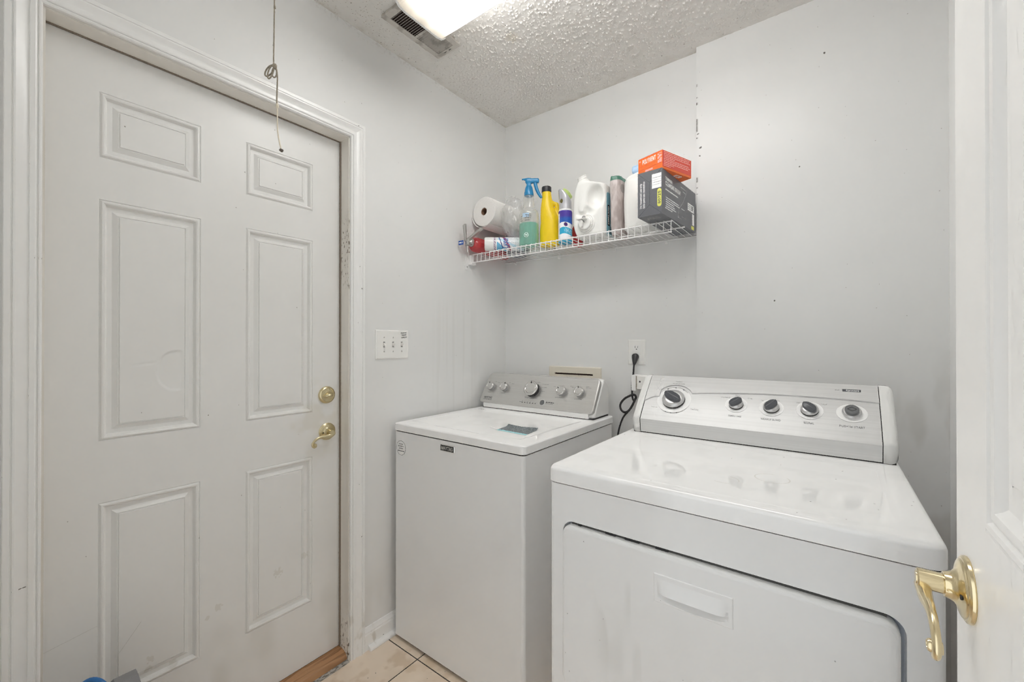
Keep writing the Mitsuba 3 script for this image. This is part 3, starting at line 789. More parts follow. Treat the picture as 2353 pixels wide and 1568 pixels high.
def quad_sheet(c, z0, n=(14, 10), curl=.006):
    """A sheet through the four corners, its far edge curled up."""
    c = np.asarray(c, float)
    s, t = np.meshgrid(np.linspace(0, 1, n[0]), np.linspace(0, 1, n[1]), indexing='ij')
    q = (1 - s)[..., None] * (1 - t)[..., None] * c[0] + s[..., None] * (1 - t)[..., None] * c[1] + s[..., None] * t[..., None] * c[2] + (1 - s)[..., None] * t[..., None] * c[3]
    z = z0 + curl * np.clip(1 - t * 5, 0, 1) ** 1.5 * (.5 + .9 * np.abs(s - .45) * 1.6)
    v = np.c_[q.reshape(-1, 2), z.ravel()]
    i = np.arange(n[0] * n[1]).reshape(n)
    f = np.stack([i[:-1, :-1], i[1:, :-1], i[1:, 1:], i[:-1, 1:]], -1).reshape(-1, 4)
    m, d = tm((v, f)), tm((v - [0, 0, .0004], f[:, ::-1]))
    return cat([m, d])
stk = part(W, 'sticker', quad_sheet([(.468, -.580), (.6125, -.577), (.625, -.668), (.480, -.660)], .9172), 'sticker_print', label='dark printed sticker peeling on the lid')
pbr('sticker_cyan', (.35, .68, .74), .4)
part(stk, 'stripe', quad_sheet([(.480, -.660), (.625, -.668), (.6285, -.684), (.4825, -.675)], .9172, curl=0), 'sticker_cyan', label='light blue stripe')
part(W, 'white_sticker', quad_sheet([(.425, -.640), (.4825, -.655), (.486, -.672), (.428, -.651)], .9170, curl=0), 'print_white')

# console: white body, stainless bezel standing proud of it
wc = [(-.252, .918), (-.254, .934), (-.247, .940), (-.160, 1.084), (-.150, 1.090), (-.135, 1.086), (-.104, 1.052), (-.098, 1.03), (-.096, .918)]
def console(profile, x0, x1, r):
    """A console prism whose two ends are rounded in plan and elevation."""
    P = Polygon(profile)
    return m3.Manifold.batch_hull([man(prism(P.buffer(-d, join_style=1), 'x', x0 + e, x1 - e)) for d, e in ((.0, r), (r * .13, r * .5), (r * .3, r * .13), (r * .5, 0))])
part(W, 'console_body', console(wc, .040, .694, .016), 'white_plastic', smooth=35)
part(W, 'console_foot', prism([(-.262, .9186), (-.262, .940), (-.24, .946), (-.2, .946), (-.2, .9186)], 'x', .056, .668), 'satin_white', smooth=20)
part(W, 'console_gap_shade', cube([.045, -.2545, .914], [.690, -.10, .9195]), 'seam_dark')  # dark strip standing in for shade between console and deck
wa, wb_ = np.array([0, -.266, .943]), np.array([0, -.178, 1.092])
wt = (wb_ - wa) / np.linalg.norm(wb_ - wa)
Mw = frame([0, wa[1], wa[2]], [1, 0, 0], wt)                 # x along the wall, y up the slanted face, z out of it
bz = Polygon([(.026, .012), (.031, .004), (.040, .0), (.672, .0), (.684, .004), (.690, .014), (.690, .150), (.686, .166), (.676, .1735), (.060, .1755), (.046, .172), (.036, .163), (.030, .12)])
bez = m3.Manifold.batch_hull([man(prism(bz, 'z', -.0195, -.0035)), man(prism(bz.buffer(-.0025), 'z', -.0195, -.0008)), man(prism(bz.buffer(-.005), 'z', -.0195, 0))])
part(W, 'control_panel', put(bez, Mw), 'stainless', smooth=30, label='brushed stainless control panel')

def wknob(x, y, r, h, ang, main=False):
    M = shift(Mw, x, y, 0)
    k = part(W, 'knob', put(lathe([(0, 0), (r * .98, 0), (r * .98, h * .18), (r * .9, h * .3), (r * .9, h * .62), (r * .97, h * .68), (r * .97, h * .74), (0, h * .74)], 40), M), 'mid_grey' if not main else 'black_plastic', smooth=30)
    part(k, 'chrome_ring', put(lathe([(r * .7, h * .72), (r * 1.0, h * .72), (r * 1.02, h * .82), (r * .96, h * .95), (r * .86, h), (r * .78, h * .98), (r * .72, h * .9)], 40), M), 'chrome', smooth=40)
    part(k, 'cap', put(lathe([(0, h * .72), (r * .73, h * .72), (r * .73, h * .93), (r * .70, h * .955), (0, h * .97)], 40), M), 'stainless', smooth=30)
    R = M @ np.array(T().rotate([0, 0, 1], ang).matrix, float).reshape(4, 4)
    drop = prism(Polygon([(-.0022, r * .72), (0, r * 1.0), (.0022, r * .72), (.0016, r * .62), (-.0016, r * .62)]), 'z', h * .9, h * 1.03)
    part(k, 'pointer', put(drop, R), 'seam_dark')
    return M
wknob(.0805, .0895, .0225, .024, 20)
wknob(.170, .0920, .0225, .024, -25)
wknob(.345, .0915, .0385, .028, 8, True)
wknob(.5115, .0950, .0235, .024, 55)
wknob(.6055, .0970, .0235, .024, 15)
part(W, 'lettering', text('MAYTAG', .0105, shift(Mw, .0795, .0295, 0), .053, True), 'print_dark')
part(W, 'lettering', dashes(.055, .003, shift(Mw, .0795, .0185, 0), 1), 'print_dark')
for n, (x, y, w) in enumerate([(.0765, .0585, .022), (.166, .0605, .030), (.095, .122, .012), (.117, .117, .014), (.190, .120, .010), (.211, .117, .014), (.503, .063, .045), (.602, .064, .040), (.298, .0985, .016), (.311, .1195, .012), (.336, .134, .014), (.364, .135, .018), (.408, .1255, .036), (.407, .109, .028), (.405, .0885, .022), (.396, .062, .012), (.322, .051, .026), (.322, .046, .018), (.352, .047, .024), (.378, .0475, .018), (.300, .088, .012), (.463, .118, .01), (.553, .126, .014), (.560, .121, .014), (.589, .129, .012), (.636, .129, .014), (.641, .123, .026), (.294, .0235, .016)]):
    part(W, 'lettering', dashes(w, .0022, shift(Mw, x, y, 0), 20 + n), 'print_grey')
for k in range(6):
    part(W, 'indicator', put(cube([-.0035, -.0016, 0], [.0035, .0016, .0005]), shift(Mw, .3045 + .0155 * k, .0212, 0)), 'seam_dark')
    part(W, 'lettering', dashes(.009, .0016, shift(Mw, .3045 + .0155 * k, .0272, 0), 60 + k), 'print_grey')
bt = part(W, 'start_button', put(lathe([(0, 0), (.0132, 0), (.0132, .002), (.0125, .0028), (0, .0031)], 32), shift(Mw, .4195, .0300, 0)), 'button_grey', smooth=30)
part(bt, 'button_rim', put(lathe([(.0132, 0), (.0150, 0), (.0150, .0012), (.0132, .0016)], 32), shift(Mw, .4195, .0300, 0)), 'satin_white', smooth=30)
part(W, 'lettering', dashes(.046, .0045, shift(Mw, .461, .0335, 0), 81), 'print_dark')
part(W, 'lettering', dashes(.042, .0028, shift(Mw, .459, .0265, 0), 82), 'print_grey')

Mf = frame([0, wy0, 0], [1, 0, 0], [0, 0, 1])                # front of the cabinet: x, z
bg = part(W, 'badge', put(m3.Manifold.batch_hull([man(prism(rrect(.317, .8395, .3925, .8665, .002), 'z', 0, .003)), man(prism(rrect(.3185, .841, .391, .865, .002), 'z', 0, .0042))]), Mf), 'chrome', smooth=20, label='small metal nameplate')
part(bg, 'plate', put(prism(sbox(.3195, .8425, .390, .8635), 'z', .0035, .0048), Mf), 'seam_dark')
part(bg, 'lettering', text('MAYTAG', .0135, shift(Mf, .3548, .853, .0047), .062, True), 'chrome')
rs = part(W, 'round_sticker', put(lathe([(.0292, 0), (.0305, 0), (.0305, .0004), (.0292, .0004)], 48), shift(Mf, .0742, .8122, 0)), 'print_dark', label='round printed sticker')
part(rs, 'paper', put(lathe([(0, .0001), (.0293, .0001), (.0293, .0003), (0, .0003)], 40), shift(Mf, .0742, .8122, 0)), 'satin_white')
for k, (y, w, h) in enumerate(((.0165, .026, .0030), (.0075, .036, .0034), (-.0015, .026, .0030), (-.0125, .042, .0034))):
    part(rs, 'lettering', dashes(w, h, shift(Mf, .0742, .8122 + y, .0003), 90 + k), 'print_dark')
part(rs, 'lettering', put(cube([-.024, -.0003, 0], [.024, .0003, .0006]), shift(Mf, .0742, .806, 0)), 'print_grey')

# ------------------------------------------------------------------ dryer
D = thing('dryer', 'white front-load dryer with a silver control console in the right foreground', 'dryer')
dx0, dx1, dy0 = .9195, 1.664, -.985
body = man(prism(rrect(dx0, dy0, dx1, -.27, .014, 8), 'z', .02, .887))
opening = man(prism(rrect(.9605, .374, 1.6165, .7965, .03, 8), 'y', dy0 - .05, dy0 + .022))

part(D, 'cabinet', body - opening, 'enamel', smooth=35)
part(D, 'deck_gap_shade', prism(rrect(dx0 + .003, dy0 + .003, dx1 - .003, -.27, .012), 'z', .885, .894), 'seam_dark')  # dark slab painted as the shade under the dryer top
for a, b in ((1.004, 1.012), (1.078, 1.104), (1.127, 1.162), (1.20, 1.228)):
    part(D, 'vent_mark', cube([a, dy0 + .0015, .7885], [b, dy0 + .020, .7963]), 'seam_dark')
part(D, 'door_gap_shade', cube([.985, dy0 + .0045, .780], [1.592, dy0 + .021, .7962]), 'gap_shade_grey', label='dark grey strip painted as shade in the gap above the dryer door')  # dark strip paints the shade between door top and opening
pbr('liner_blue', (.34, .38, .43), .4)
part(D, 'door_liner', prism(rrect(.9610, .375, 1.6160, .7955, .03, 8), 'y', dy0 + .0205, dy0 + .0218), 'liner_blue', label='blue-grey inner surface beside the door')
top = m3.Manifold.batch_hull([man(prism(rrect(dx0 - .003 + e, -.9925 + e, dx1 + .003 - e, -.262, .024, 8), 'z', a, b)) for e, a, b in ((0, .8925, .9215), (.0015, .891, .9265), (.005, .891, .931), (.010, .891, .9330))])
dep = m3.Manifold.batch_hull([man(prism(rrect(.966, -.958, 1.6215, -.498, .012, 5), 'z', .9331, .95)), man(prism(rrect(.976, -.946, 1.6125, -.508, .012, 5), 'z', .9300, .95))])
part(D, 'top', top - dep, 'top_enamel', smooth=28)

dr_out = rrect(.9635, .3765, 1.6090, .7898, .026, 8)
HX0, HX1, HZ0, HZ1 = 1.2003, 1.3606, .6800, .7440
ddoor = m3.Manifold.batch_hull([man(prism(dr_out.buffer(-e, join_style=1), 'y', a, dy0 + .016)) for e, a in ((0, dy0 - .004), (.0012, dy0 - .0085), (.004, dy0 - .0115), (.008, dy0 - .0130))])
ddoor = ddoor - man(prism(rrect(HX0 + .004, HZ0 + .004, HX1 - .004, HZ1 - .004, .004), 'y', dy0 - .05, dy0 + .0155))
ddk = part(D, 'door', ddoor, 'dryer_enamel', smooth=35, label='white pull-down dryer door')
def handle_relief():
    nx, nz = 150, 90
    X, Z = np.meshgrid(np.linspace(HX0, HX1, nx), np.linspace(HZ0, HZ1, nz), indexing='ij')
    e = np.minimum(np.minimum(X - HX0, HX1 - X), np.minimum(Z - HZ0, HZ1 - Z))
    h = .0028 * np.clip(e / .0018, 0, 1) ** .6
    s = np.clip((X - 1.2145) / (1.3465 - 1.2145), -.2, 1.2)
    zs = .7070 - .0065 * s * 0 - .0035
    ends = np.clip(1 - ((s - .5) / .535) ** 8, 0, 1)
    up = np.clip((.7335 - Z) / (.7335 - zs), 0, 1)
    bulge = .0095 * (up ** 1.2) * ends
    dn = np.clip((Z - (.6835 + .007 * (2 * s - 1) ** 2)) / (zs - .6835), 0, 1)
    scoop = -.0210 * (dn ** .8) * ends
    h = h + np.where(Z > zs, np.where(Z < .7335, bulge, 0), scoop)
    v = np.c_[X.ravel(), (dy0 - .0130 - h + .0004).ravel(), Z.ravel()]
    i = np.arange(nx * nz).reshape(nx, nz)
    f = np.stack([i[:-1, :-1], i[1:, :-1], i[1:, 1:], i[:-1, 1:]], -1).reshape(-1, 4)
    return tm((v, f))
part(ddk, 'handle', handle_relief(), 'dryer_enamel', smooth=40, label='moulded pull handle')

# console
da, db_ = np.array([0, -.452, .983]), np.array([0, -.315, 1.127])
dt = (db_ - da) / np.linalg.norm(db_ - da)
Mc = frame([0, da[1], da[2]], [1, 0, 0], dt)
face_pts = [(-.4455, .9365), (-.4475, .955), (-.452, .983)]
slant = [(-.452 + .137 * s + (-.0030 * math.sin(math.pi * s)), .983 + .144 * s + .0030 * math.sin(math.pi * s)) for s in np.linspace(.05, 1, 12)]
dpf = face_pts + slant + [(-.300, 1.1295), (-.285, 1.122), (-.278, 1.105), (-.276, .9365)]
part(D, 'control_panel', prism(dpf, 'x', .9715, 1.6290), 'silver_panel', smooth=25, label='silver control console')
cpf = [(-.4475, .9345), (-.4498, .955), (-.4548, .983)] + [(y - .0022, z + .0018) for y, z in slant] + [(-.299, 1.1320), (-.282, 1.1225), (-.274, 1.105), (-.272, .9345)]
capP = Polygon(cpf)
def endcap(x_in, x_out):
    s = 1 if x_out > x_in else -1
    w = abs(x_out - x_in)
    return m3.Manifold.batch_hull([man(prism(capP.buffer(-d, join_style=1), 'x', x_in, x_in + s * w * f)) for d, f in ((0, .45), (.002, .70), (.006, .88), (.013, .97), (.02, 1.0))])
part(D, 'end_cap', endcap(.9690, .9395), 'white_plastic', smooth=35)
part(D, 'end_cap', endcap(1.6310, 1.6625), 'white_plastic', smooth=35)
part(D, 'console_gap_shade', cube([.945, -.4425, .9305], [1.657, -.28, .9375]), 'seam_dark')  # black strip painting the shaded gap under the dryer console
seamP = Polygon(dpf).buffer(-.0013, join_style=2)
for xa, xb in ((.9685, .9720), (1.6285, 1.6315)):
    part(D, 'panel_seam', prism(seamP, 'x', xa, xb), 'seam_dark')

# raised upper field whose lower edge is the long arc
def face_h(s):            # how far the convex face stands off the flat reference plane
    return .0042 * math.sin(math.pi * np.clip(s / .19876, 0, 1))
arc = [(1.139, .1255), (1.165, .1285), (1.212, .1325), (1.27, .1375), (1.328, .1412), (1.40, .1428), (1.457, .1428), (1.528, .1415), (1.580, .1395), (1.629, .1355)]
arc = [(x, y) for x, y in spline([(a, b, 0) for a, b in arc], 4)[:, :2]]
def upper_field():
    left = [(.9715, .0775), (.985, .0885), (1.002, .0985), (1.020, .1015)]
    circ = [(1.0725 + .066 * math.cos(a), .092 + .066 * math.sin(a)) for a in np.linspace(math.radians(172), math.radians(30), 16)]
    low = left + circ + arc
    v, f = [], []
    n = 9
    for x, y0 in low:
        for k in range(n):
            y = y0 + (.200 - y0) * k / (n - 1)
            v.append((x, y, face_h(y) + .0046))
    for i in range(len(low) - 1):
        for k in range(n - 1):
            f.append((i * n + k, (i + 1) * n + k, (i + 1) * n + k + 1, i * n + k + 1))
    b = len(v)
    for x, y0 in low:                       # the step under it
        v += [(x, y0, face_h(y0) + .0046), (x, y0 - .0022, face_h(y0) - .0012)]
    for i in range(len(low) - 1):
        f.append((b + 2 * i + 1, b + 2 * i + 3, b + 2 * i + 2, b + 2 * i))
    return put(tm((v, f)), Mc)
part(D, 'upper_panel', upper_field(), 'silver_panel', smooth=25)

def on_face(x, y, up=0.0):
    return shift(Mc, x, y, face_h(y) + up)
def disc(r, h, M, sx=1.0, mat='dial_ring', parent=None, name='dial_ring'):
    m = lathe([(0, 0), (r, 0), (r, h), (0, h)], 48)
    m.apply_scale([sx, 1, 1])
    return part(parent or D, name, put(m, M), mat)
def dknob(x, y, r, h, ang, bar, up=0.0):
    disc(r * 1.42, .0006, on_face(x, y, up + .0004), 1.06)
    M = on_face(x, y, up)
    k = part(D, 'knob', put(lathe([(0, 0), (r * 1.0, 0), (r * 1.0, h * .45), (0, h * .45)], 40), M), 'seam_dark')
    part(k, 'silver_base', put(lathe([(0, h * .40), (r * .99, h * .40), (r, h * .5), (r * .95, h * .72), (r * .80, h * .9), (r * .62, h), (0, h)], 44), M), 'knob_silver', smooth=40)
    R = M @ np.array(T().rotate([0, 0, 1], ang).matrix, float).reshape(4, 4)
    L, w, t = bar
    grip = snet(lambda X, Y, Z: np.maximum(np.maximum(((np.abs(X) / L) ** 3 + (np.abs(Y) / w) ** 1.8 - 1) * w * .45, Z - h - t + .003 * (X / L) ** 2 + .30 * np.abs(Y)), h * .6 - Z), [-L - .004, -w - .004, h * .55], [L + .004, w + .004, h + t + .004], .0011 if L < .03 else .0016)
    part(k, 'grip', put(grip, R), 'knob_grey', smooth=45)
    line = cube([L * .15, -.0005, h + t - .0035], [L * .95, .0005, h + t - .0002])
    part(k, 'pointer', put(line, R), 'button_grey')
dknob(1.0725, .0900, .0385, .019, 152, (.0315, .0165, .015))
dknob(1.2715, .0920, .0215, .015, 38, (.0205, .0125, .0115))
dknob(1.3705, .0905, .0220, .015, 48, (.0205, .0125, .0125))
dknob(1.4688, .0920, .0225, .015, 140, (.0205, .0120, .0125))
disc(.031, .0006, on_face(1.5675, .094, .0004), 1.15)
pk = part(D, 'start_button', put(lathe([(0, 0), (.0205, 0), (.0205, .004), (.0228, .006), (.0225, .009), (.019, .0125), (0, .0125)], 44), on_face(1.5675, .094)), 'knob_silver', smooth=35)
part(pk, 'cap', put(lathe([(0, .012), (.0165, .012), (.0165, .019), (.0155, .0207), (0, .0212)], 40), on_face(1.5675, .094)), 'button_grey', smooth=35)
dm = Polygon([(-.0095, 0), (0, .0062), (.0095, 0), (0, -.0062)]).buffer(.001)
part(pk, 'diamond', put(prism(dm.difference(dm.buffer(-.0011)), 'z', .0210, .0216), on_face(1.5675, .094)), 'black_plastic')
for s, x, y, w, h in (('FABRIC CARE', 1.2720, .0472, .0375, .0062), ('WRINKLE GUARD', 1.3708, .0470, .0525, .0062), ('SIGNAL', 1.4682, .0474, .0260, .0066), ('PUSH to START', 1.5670, .0484, .0560, .0066)):
    part(D, 'lettering', text(s, h, on_face(x, y), w), 'print_dark')
part(D, 'lettering', text('Cotton', .0062, on_face(1.0768, .1730, 0.0047), .021), 'print_grey')
part(D, 'lettering', text('Auto Moisture Sensing', .0036, on_face(1.0768, .1632, 0.0047), .042), 'print_grey')
part(D, 'lettering', text('Timed Dry', .0058, on_face(1.1462, .0578), .027), 'print_grey')
part(D, 'lettering', text('Touch Up', .0042, on_face(1.0110, .0535), .022), 'print_grey')
part(D, 'lettering', text('Ultra Delicate', .0044, on_face(1.2370, .1190), .027), 'print_grey')
part(D, 'lettering', text('Casual', .0040, on_face(1.2722, .1290), .0125), 'print_grey')
part(D, 'lettering', text('Normal', .0044, on_face(1.3095, .1212), .014), 'print_grey')
part(D, 'lettering', text('ON', .0036, on_face(1.3445, .1165), .007), 'print_grey')
part(D, 'lettering', text('OFF', .0036, on_face(1.3880, .1195), .007), 'print_grey')
part(D, 'lettering', text('OFF', .0040, on_face(1.4400, .1180), .0085), 'print_grey')
part(D, 'lettering', text('Soft', .0042, on_face(1.4700, .1230), .0085), 'print_grey')
part(D, 'lettering', text('Loud', .0044, on_face(1.5040, .1190), .013), 'print_grey')
for k, a in enumerate(np.radians([60, 92, 122, 214, 232, 250, 270, 290, 310])):
    c = (1.0725 + .0535 * math.cos(a), .0900 + .0535 * math.sin(a))
    u = .0047 if c[1] > .105 else 0
    part(D, 'dial_mark', put(lathe([(.0008 if k > 3 else 0, 0), (.0022, 0), (.0022, .0005), (.0008 if k > 3 else 0, .0005)], 14), on_face(c[0], c[1], u)), 'print_dark')
def ring_arc(a0, a1, r, wd_):
    g = np.radians(np.linspace(a0, a1, 30))
    return Polygon([(r * math.cos(t), r * math.sin(t)) for t in g] + [((r - wd_) * math.cos(t), (r - wd_) * math.sin(t)) for t in g[::-1]])
part(D, 'dial_mark', put(prism(ring_arc(214, 312, .0538, .0008), 'z', 0, .0004), on_face(1.0725, .090)), 'print_dark')
part(D, 'dial_mark', put(prism(ring_arc(38, 122, .0538, .0008), 'z', 0.001, .0014), on_face(1.0725, .090, .0044)), 'print_dark')
kb = part(D, 'nameplate', put(prism(rrect(-.0215, -.0045, .0215, .0045, .0006), 'z', 0, .0007), on_face(1.5690, .1750, 0.0046)), 'knob_grey', label='dark nameplate with pale lettering')
part(kb, 'lettering', text('Kenmore', .0058, on_face(1.5715, .1750, 0.0054), .030, True), 'print_white')
part(D, 'lettering', dashes(.011, .0022, on_face(1.5355, .1750, 0.0047), 7), 'print_grey')

# ------------------------------------------------------------------ wire shelf
S = thing('wire_shelf', 'white wire shelf loaded with cleaning supplies in the alcove', 'shelf')
ZD = 1.7245
for k in range(37):
    x = .0285 + .0281 * k
    part(S, 'deck_wire', tube([(x, -.006, ZD), (x, -.150, ZD), (x, -.3075, ZD), (x, -.3105, ZD - .0008), (x, -.3120, ZD - .0045), (x, -.3125, 1.6770)], .0017, 6), 'wire_white', smooth=60)
for y, z, x0, x1, r in ((-.3080, ZD - .0042, .022, 1.0435, .0030), (-.3150, 1.6775, .022, 1.0435, .0030), (-.190, ZD - .0042, .006, 1.0575, .0030), (-.0065, ZD - .0042, .004, 1.0605, .0030)):
    part(S, 'rod', tube([(x0, y, z), ((x0 + x1) / 2, y, z), (x1, y, z)], r, 10), 'wire_white', smooth=60)
brk = Polygon([(-.346, 1.640), (-.333, 1.640), (-.325, 1.6665), (-.270, 1.673), (-.270, 1.690), (-.288, 1.697), (-.292, 1.7335), (-.318, 1.7335), (-.323, 1.700), (-.346, 1.722)])
bk = part(S, 'wall_bracket', prism(brk, 'x', .0003, .0045), 'satin_white', label='white end bracket screwed to the left wall')
part(S, 'wall_bracket', prism(Polygon([(-.322, 1.668), (-.286, 1.668), (-.286, 1.686), (-.3045, 1.686), (-.3045, 1.7165), (-.322, 1.7165)]), 'x', .004, .024), 'satin_white')
part(bk, 'screw', put(lathe([(0, 0), (.0036, 0), (.003, .0016), (0, .002)], 14), frame([.0045, -.333, 1.655], [0, 1, 0], [0, 0, 1])), 'mid_grey')
for x in (.08, .368, .68, .93):
    part(S, 'wall_clip', m3.Manifold.batch_hull([mcube([x - .006, -.004, 1.706], [x + .006, -.0003, 1.731]), mcube([x - .005, -.012, 1.7125], [x + .005, -.0003, 1.7175])]), 'satin_white')
Z0 = ZD + .0026           # what stands on the deck stands here

# clear materials
scene['clear_plastic'] = {'type': 'blendbsdf', 'weight': {'type': 'rgb', 'value': .16}, 'a': {'type': 'thindielectric', 'int_ior': 1.45, 'specular_transmittance': rgb(.95, .95, .94)}, 'b': {'type': 'twosided', 'bsdf': {'type': 'diffuse', 'reflectance': rgb(.8, .79, .78)}}}
scene['film'] = {'type': 'blendbsdf', 'weight': {'type': 'rgb', 'value': .15}, 'a': {'type': 'thindielectric', 'int_ior': 1.5, 'specular_transmittance': rgb(.97, .97, .97)}, 'b': {'type': 'twosided', 'bsdf': {'type': 'roughplastic', 'diffuse_reflectance': rgb(.82, .82, .83), 'alpha': .1}}}
scene['teal_liquid'] = {'type': 'blendbsdf', 'weight': {'type': 'rgb', 'value': .30}, 'a': {'type': 'thindielectric', 'int_ior': 1.2, 'specular_transmittance': rgb(.40, .90, .78)}, 'b': {'type': 'twosided', 'bsdf': {'type': 'diffuse', 'reflectance': rgb(.16, .66, .52)}}}

# paper towel roll
pbr('paper', mikit.proc(lambda p, n, uv: MX((.80, .785, .765), (.74, .725, .705), N(p.x * 300, p.y * 500, p.z * 300))), .95, spec=.1)
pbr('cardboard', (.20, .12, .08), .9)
R_ = thing('paper_towel_roll', 'white paper towel roll lying on its side at the left end of the shelf', 'paper towel')
Mr = frame([.0815, -.2890, 1.9430], [1, 0, 0], [0, 0, 1])
rc, rr = .0185, .0765
part(R_, 'roll', put(lathe([(rc, -.262), (rc, -.004), (rc + .002, -.0005), (rr - .003, 0), (rr - .0005, -.002), (rr, -.005), (rr, -.255), (rr - .002, -.262), (rc, -.262)], 56), Mr), 'paper', smooth=40)
part(R_, 'core', put(lathe([(rc - .002, -.261), (rc - .002, -.003), (rc, -.002), (rc + .0004, -.003), (rc + .0004, -.261)], 36), Mr), 'cardboard', smooth=40, label='brown cardboard core')
part(R_, 'core_shade_plug', put(lathe([(0, -.20), (rc, -.20), (rc, -.205), (0, -.205)], 24), Mr), 'cardboard')  # plug added inside the core so its hollow reads as shadow
g = np.radians(np.linspace(182, 300, 24))
flapP = [(-.0015 + (rr + .0035 + .0055 * math.sin((t - g[0]) / (g[-1] - g[0]) * math.pi)) * math.cos(t), (rr + .003 + .0055 * math.sin((t - g[0]) / (g[-1] - g[0]) * math.pi)) * math.sin(t)) for t in g]
flap = Polygon(flapP + [(x * .987, y * .987) for x, y in flapP[::-1]])
part(R_, 'loose_sheet', put(prism(flap, 'z', -.258, .0035), Mr), 'paper', smooth=40)

# crumpled clear bag with a dark cloth bundle behind it
pbr('dark_cloth', mikit.proc(lambda p, n, uv: MX((.13, .145, .18), (.25, .26, .29), FB(p.x * 30, p.y * 30, p.z * 40))), .9)
bun = snet(lambda x, y, z: sbx(x, y, z, (.148, -.088, 1.7935), (.044, .066, .063), .03) + .010 * (meshkit.fbm(np.stack([x, y, z], -1) * 28, 3, 4) - .5), [.09, -.19, Z0 + .0], [.29, -.015, 1.875], .004)
bun.vertices[:, 2] = np.maximum(bun.vertices[:, 2], Z0 + .0005)
whole('cloth_bundle', bun, 'dark_cloth', 'dark grey folded cloth bundle seen through crumpled clear plastic under the paper towel roll', 'cloth', True)
def bag():
    m = trimesh.creation.icosphere(5, 1.0)
    p = m.vertices.copy()
    q = p * 1.7 + 3
    r1 = 1 - np.abs(2 * meshkit.fbm(q, 2, 11) - 1)
    r2 = 1 - np.abs(2 * meshkit.fbm(q * np.array([3.2, 3.2, 1.2]), 2, 17) - 1)
    r = .92 + .26 * (r1 - .7) + .07 * (r2 - .7)
    v = p * r[:, None] * np.array([.062, .060, .110])
    v[:, 0] += .35 * (v[:, 2] - .0) * 0
    v += np.array([.2190, -.2150, 1.9030])
    v[:, 2] = np.maximum(v[:, 2], 1.800)
    return trimesh.Trimesh(v, m.faces, process=False)
whole('plastic_bag', bag(), 'film', 'crumpled clear plastic bag lying between the spray bottle and the paper towel roll', 'plastic bag', True)

# fire extinguisher lying on its side
pbr('red_paint', (.42, .025, .03), .22, spec=.6, clearcoat=.6)
pbr('tag_blue', (.03, .09, .34), .4)
X_ = thing('fire_extinguisher', 'small red fire extinguisher lying on the shelf under the paper towel roll', 'fire extinguisher')
Mx = frame([.0565, -.338, Z0 + .0385], [1, 0, 0], [0, 0, 1])    # z: out towards the room, along the body
Mx = Mx @ np.array(T().rotate([0, 1, 0], 3).matrix, float).reshape(4, 4)
part(X_, 'cylinder', put(lathe([(0, -.29), (.030, -.29), (.036, -.283), (.038, -.272), (.038, -.020), (.0365, -.008), (.032, .003), (.024, .011), (.016, .015), (.0, .016)], 40), Mx), 'red_paint', smooth=40)
part(X_, 'collar', put(lathe([(0, .012), (.0165, .012), (.0170, .022), (.0140, .026), (.0135, .040), (0, .040)], 28), Mx), 'steel', smooth=35)
part(X_, 'gauge', put(lathe([(0, 0), (.0125, 0), (.0125, .008), (.0105, .010), (0, .010)], 24), Mx @ frame([.010, .006, .030], [0, .4, -1], [0, 1, 0])), 'chrome', smooth=30)
part(X_, 'valve', put(cat([tm(rbox([-.012, -.014, .030], [.012, .016, .056], .004, 8))]), Mx), 'steel', smooth=30)
part(X_, 'carry_handle', put(tm(m3.Manifold.batch_hull([man(tube([(-.012, .008, .050), (-.012, .01, .054)], .006, 10)), man(tube([(-.006, .084, .066), (-.006, .086, .068)], .0095, 12))])), Mx), 'steel', smooth=40)
part(X_, 'carry_handle', put(tm(m3.Manifold.batch_hull([man(tube([(-.008, -.012, .046), (-.008, -.010, .05)], .006, 10)), man(tube([(.004, -.052, .052), (.004, -.050, .055)], .0045, 10))])), Mx), 'steel', smooth=40)
part(X_, 'lever', put(tm(m3.Manifold.batch_hull([man(cube([-.004, .010, .036], [.006, .018, .054])), man(cube([.056, .064, .010], [.068, .071, .022]))])), Mx), 'steel')
part(X_, 'tag', put(cube([-.046, -.012, .0655], [-.014, .010, .0668]), Mx), 'tag_blue', label='blue tag with white print')
part(X_, 'tag_print', put(dashes(.024, .006, shift(np.eye(4), -.030, -.001, .0668), 5), Mx), 'print_white')

# red, white and blue spray can lying in front of it
def can_color(p, n, uv):
    s = (p.x - .115) * .7975 + (p.y + .318) * .603            # along the can
    a = p.z - 1.761 + .45 * (s - .09)
    c = mi.Color3f(.82, .82, .84)
    c = MX(c, (.16, .46, .70), dr.select((s > .062) & (a + .35 * (s - .062) < -.006) & (s < .13), mi.Float(1), mi.Float(0)))
    c = MX(c, (.40, .66, .82), dr.select((s > .066) & (dr.abs(a - .012) < .006), mi.Float(.8), mi.Float(0)))
    c = MX(c, (.42, .03, .07), dr.select((dr.abs(s - .110 - .55 * (1.768 - p.z)) < .006), mi.Float(1), mi.Float(0)))
    c = MX(c, (.05, .06, .22), dr.select((dr.abs(s - .082 - .35 * (1.765 - p.z)) < .0022) & (s > .07), mi.Float(1), mi.Float(0)))
    band = (s > .0445) & (s < .0580)
    c = MX(c, (.66, .67, .72), dr.select(band, mi.Float(1), mi.Float(0)))
    txt = band & (s > .0475) & (s < .0555) & (N(s * 500, p.z * 260, 2) > .52)
    c = MX(c, (.25, .05, .16), dr.select(txt, mi.Float(.85), mi.Float(0)))
    t2 = (s > .098) & (N(s * 420, dr.floor(p.z * 330) * 3.1, 6) > .60) & (a > -.02)
    c = MX(c, (.45, .48, .55), dr.select(t2, mi.Float(.6), mi.Float(0)))
    return c
pbr('can_print', mikit.proc(can_color), .25)
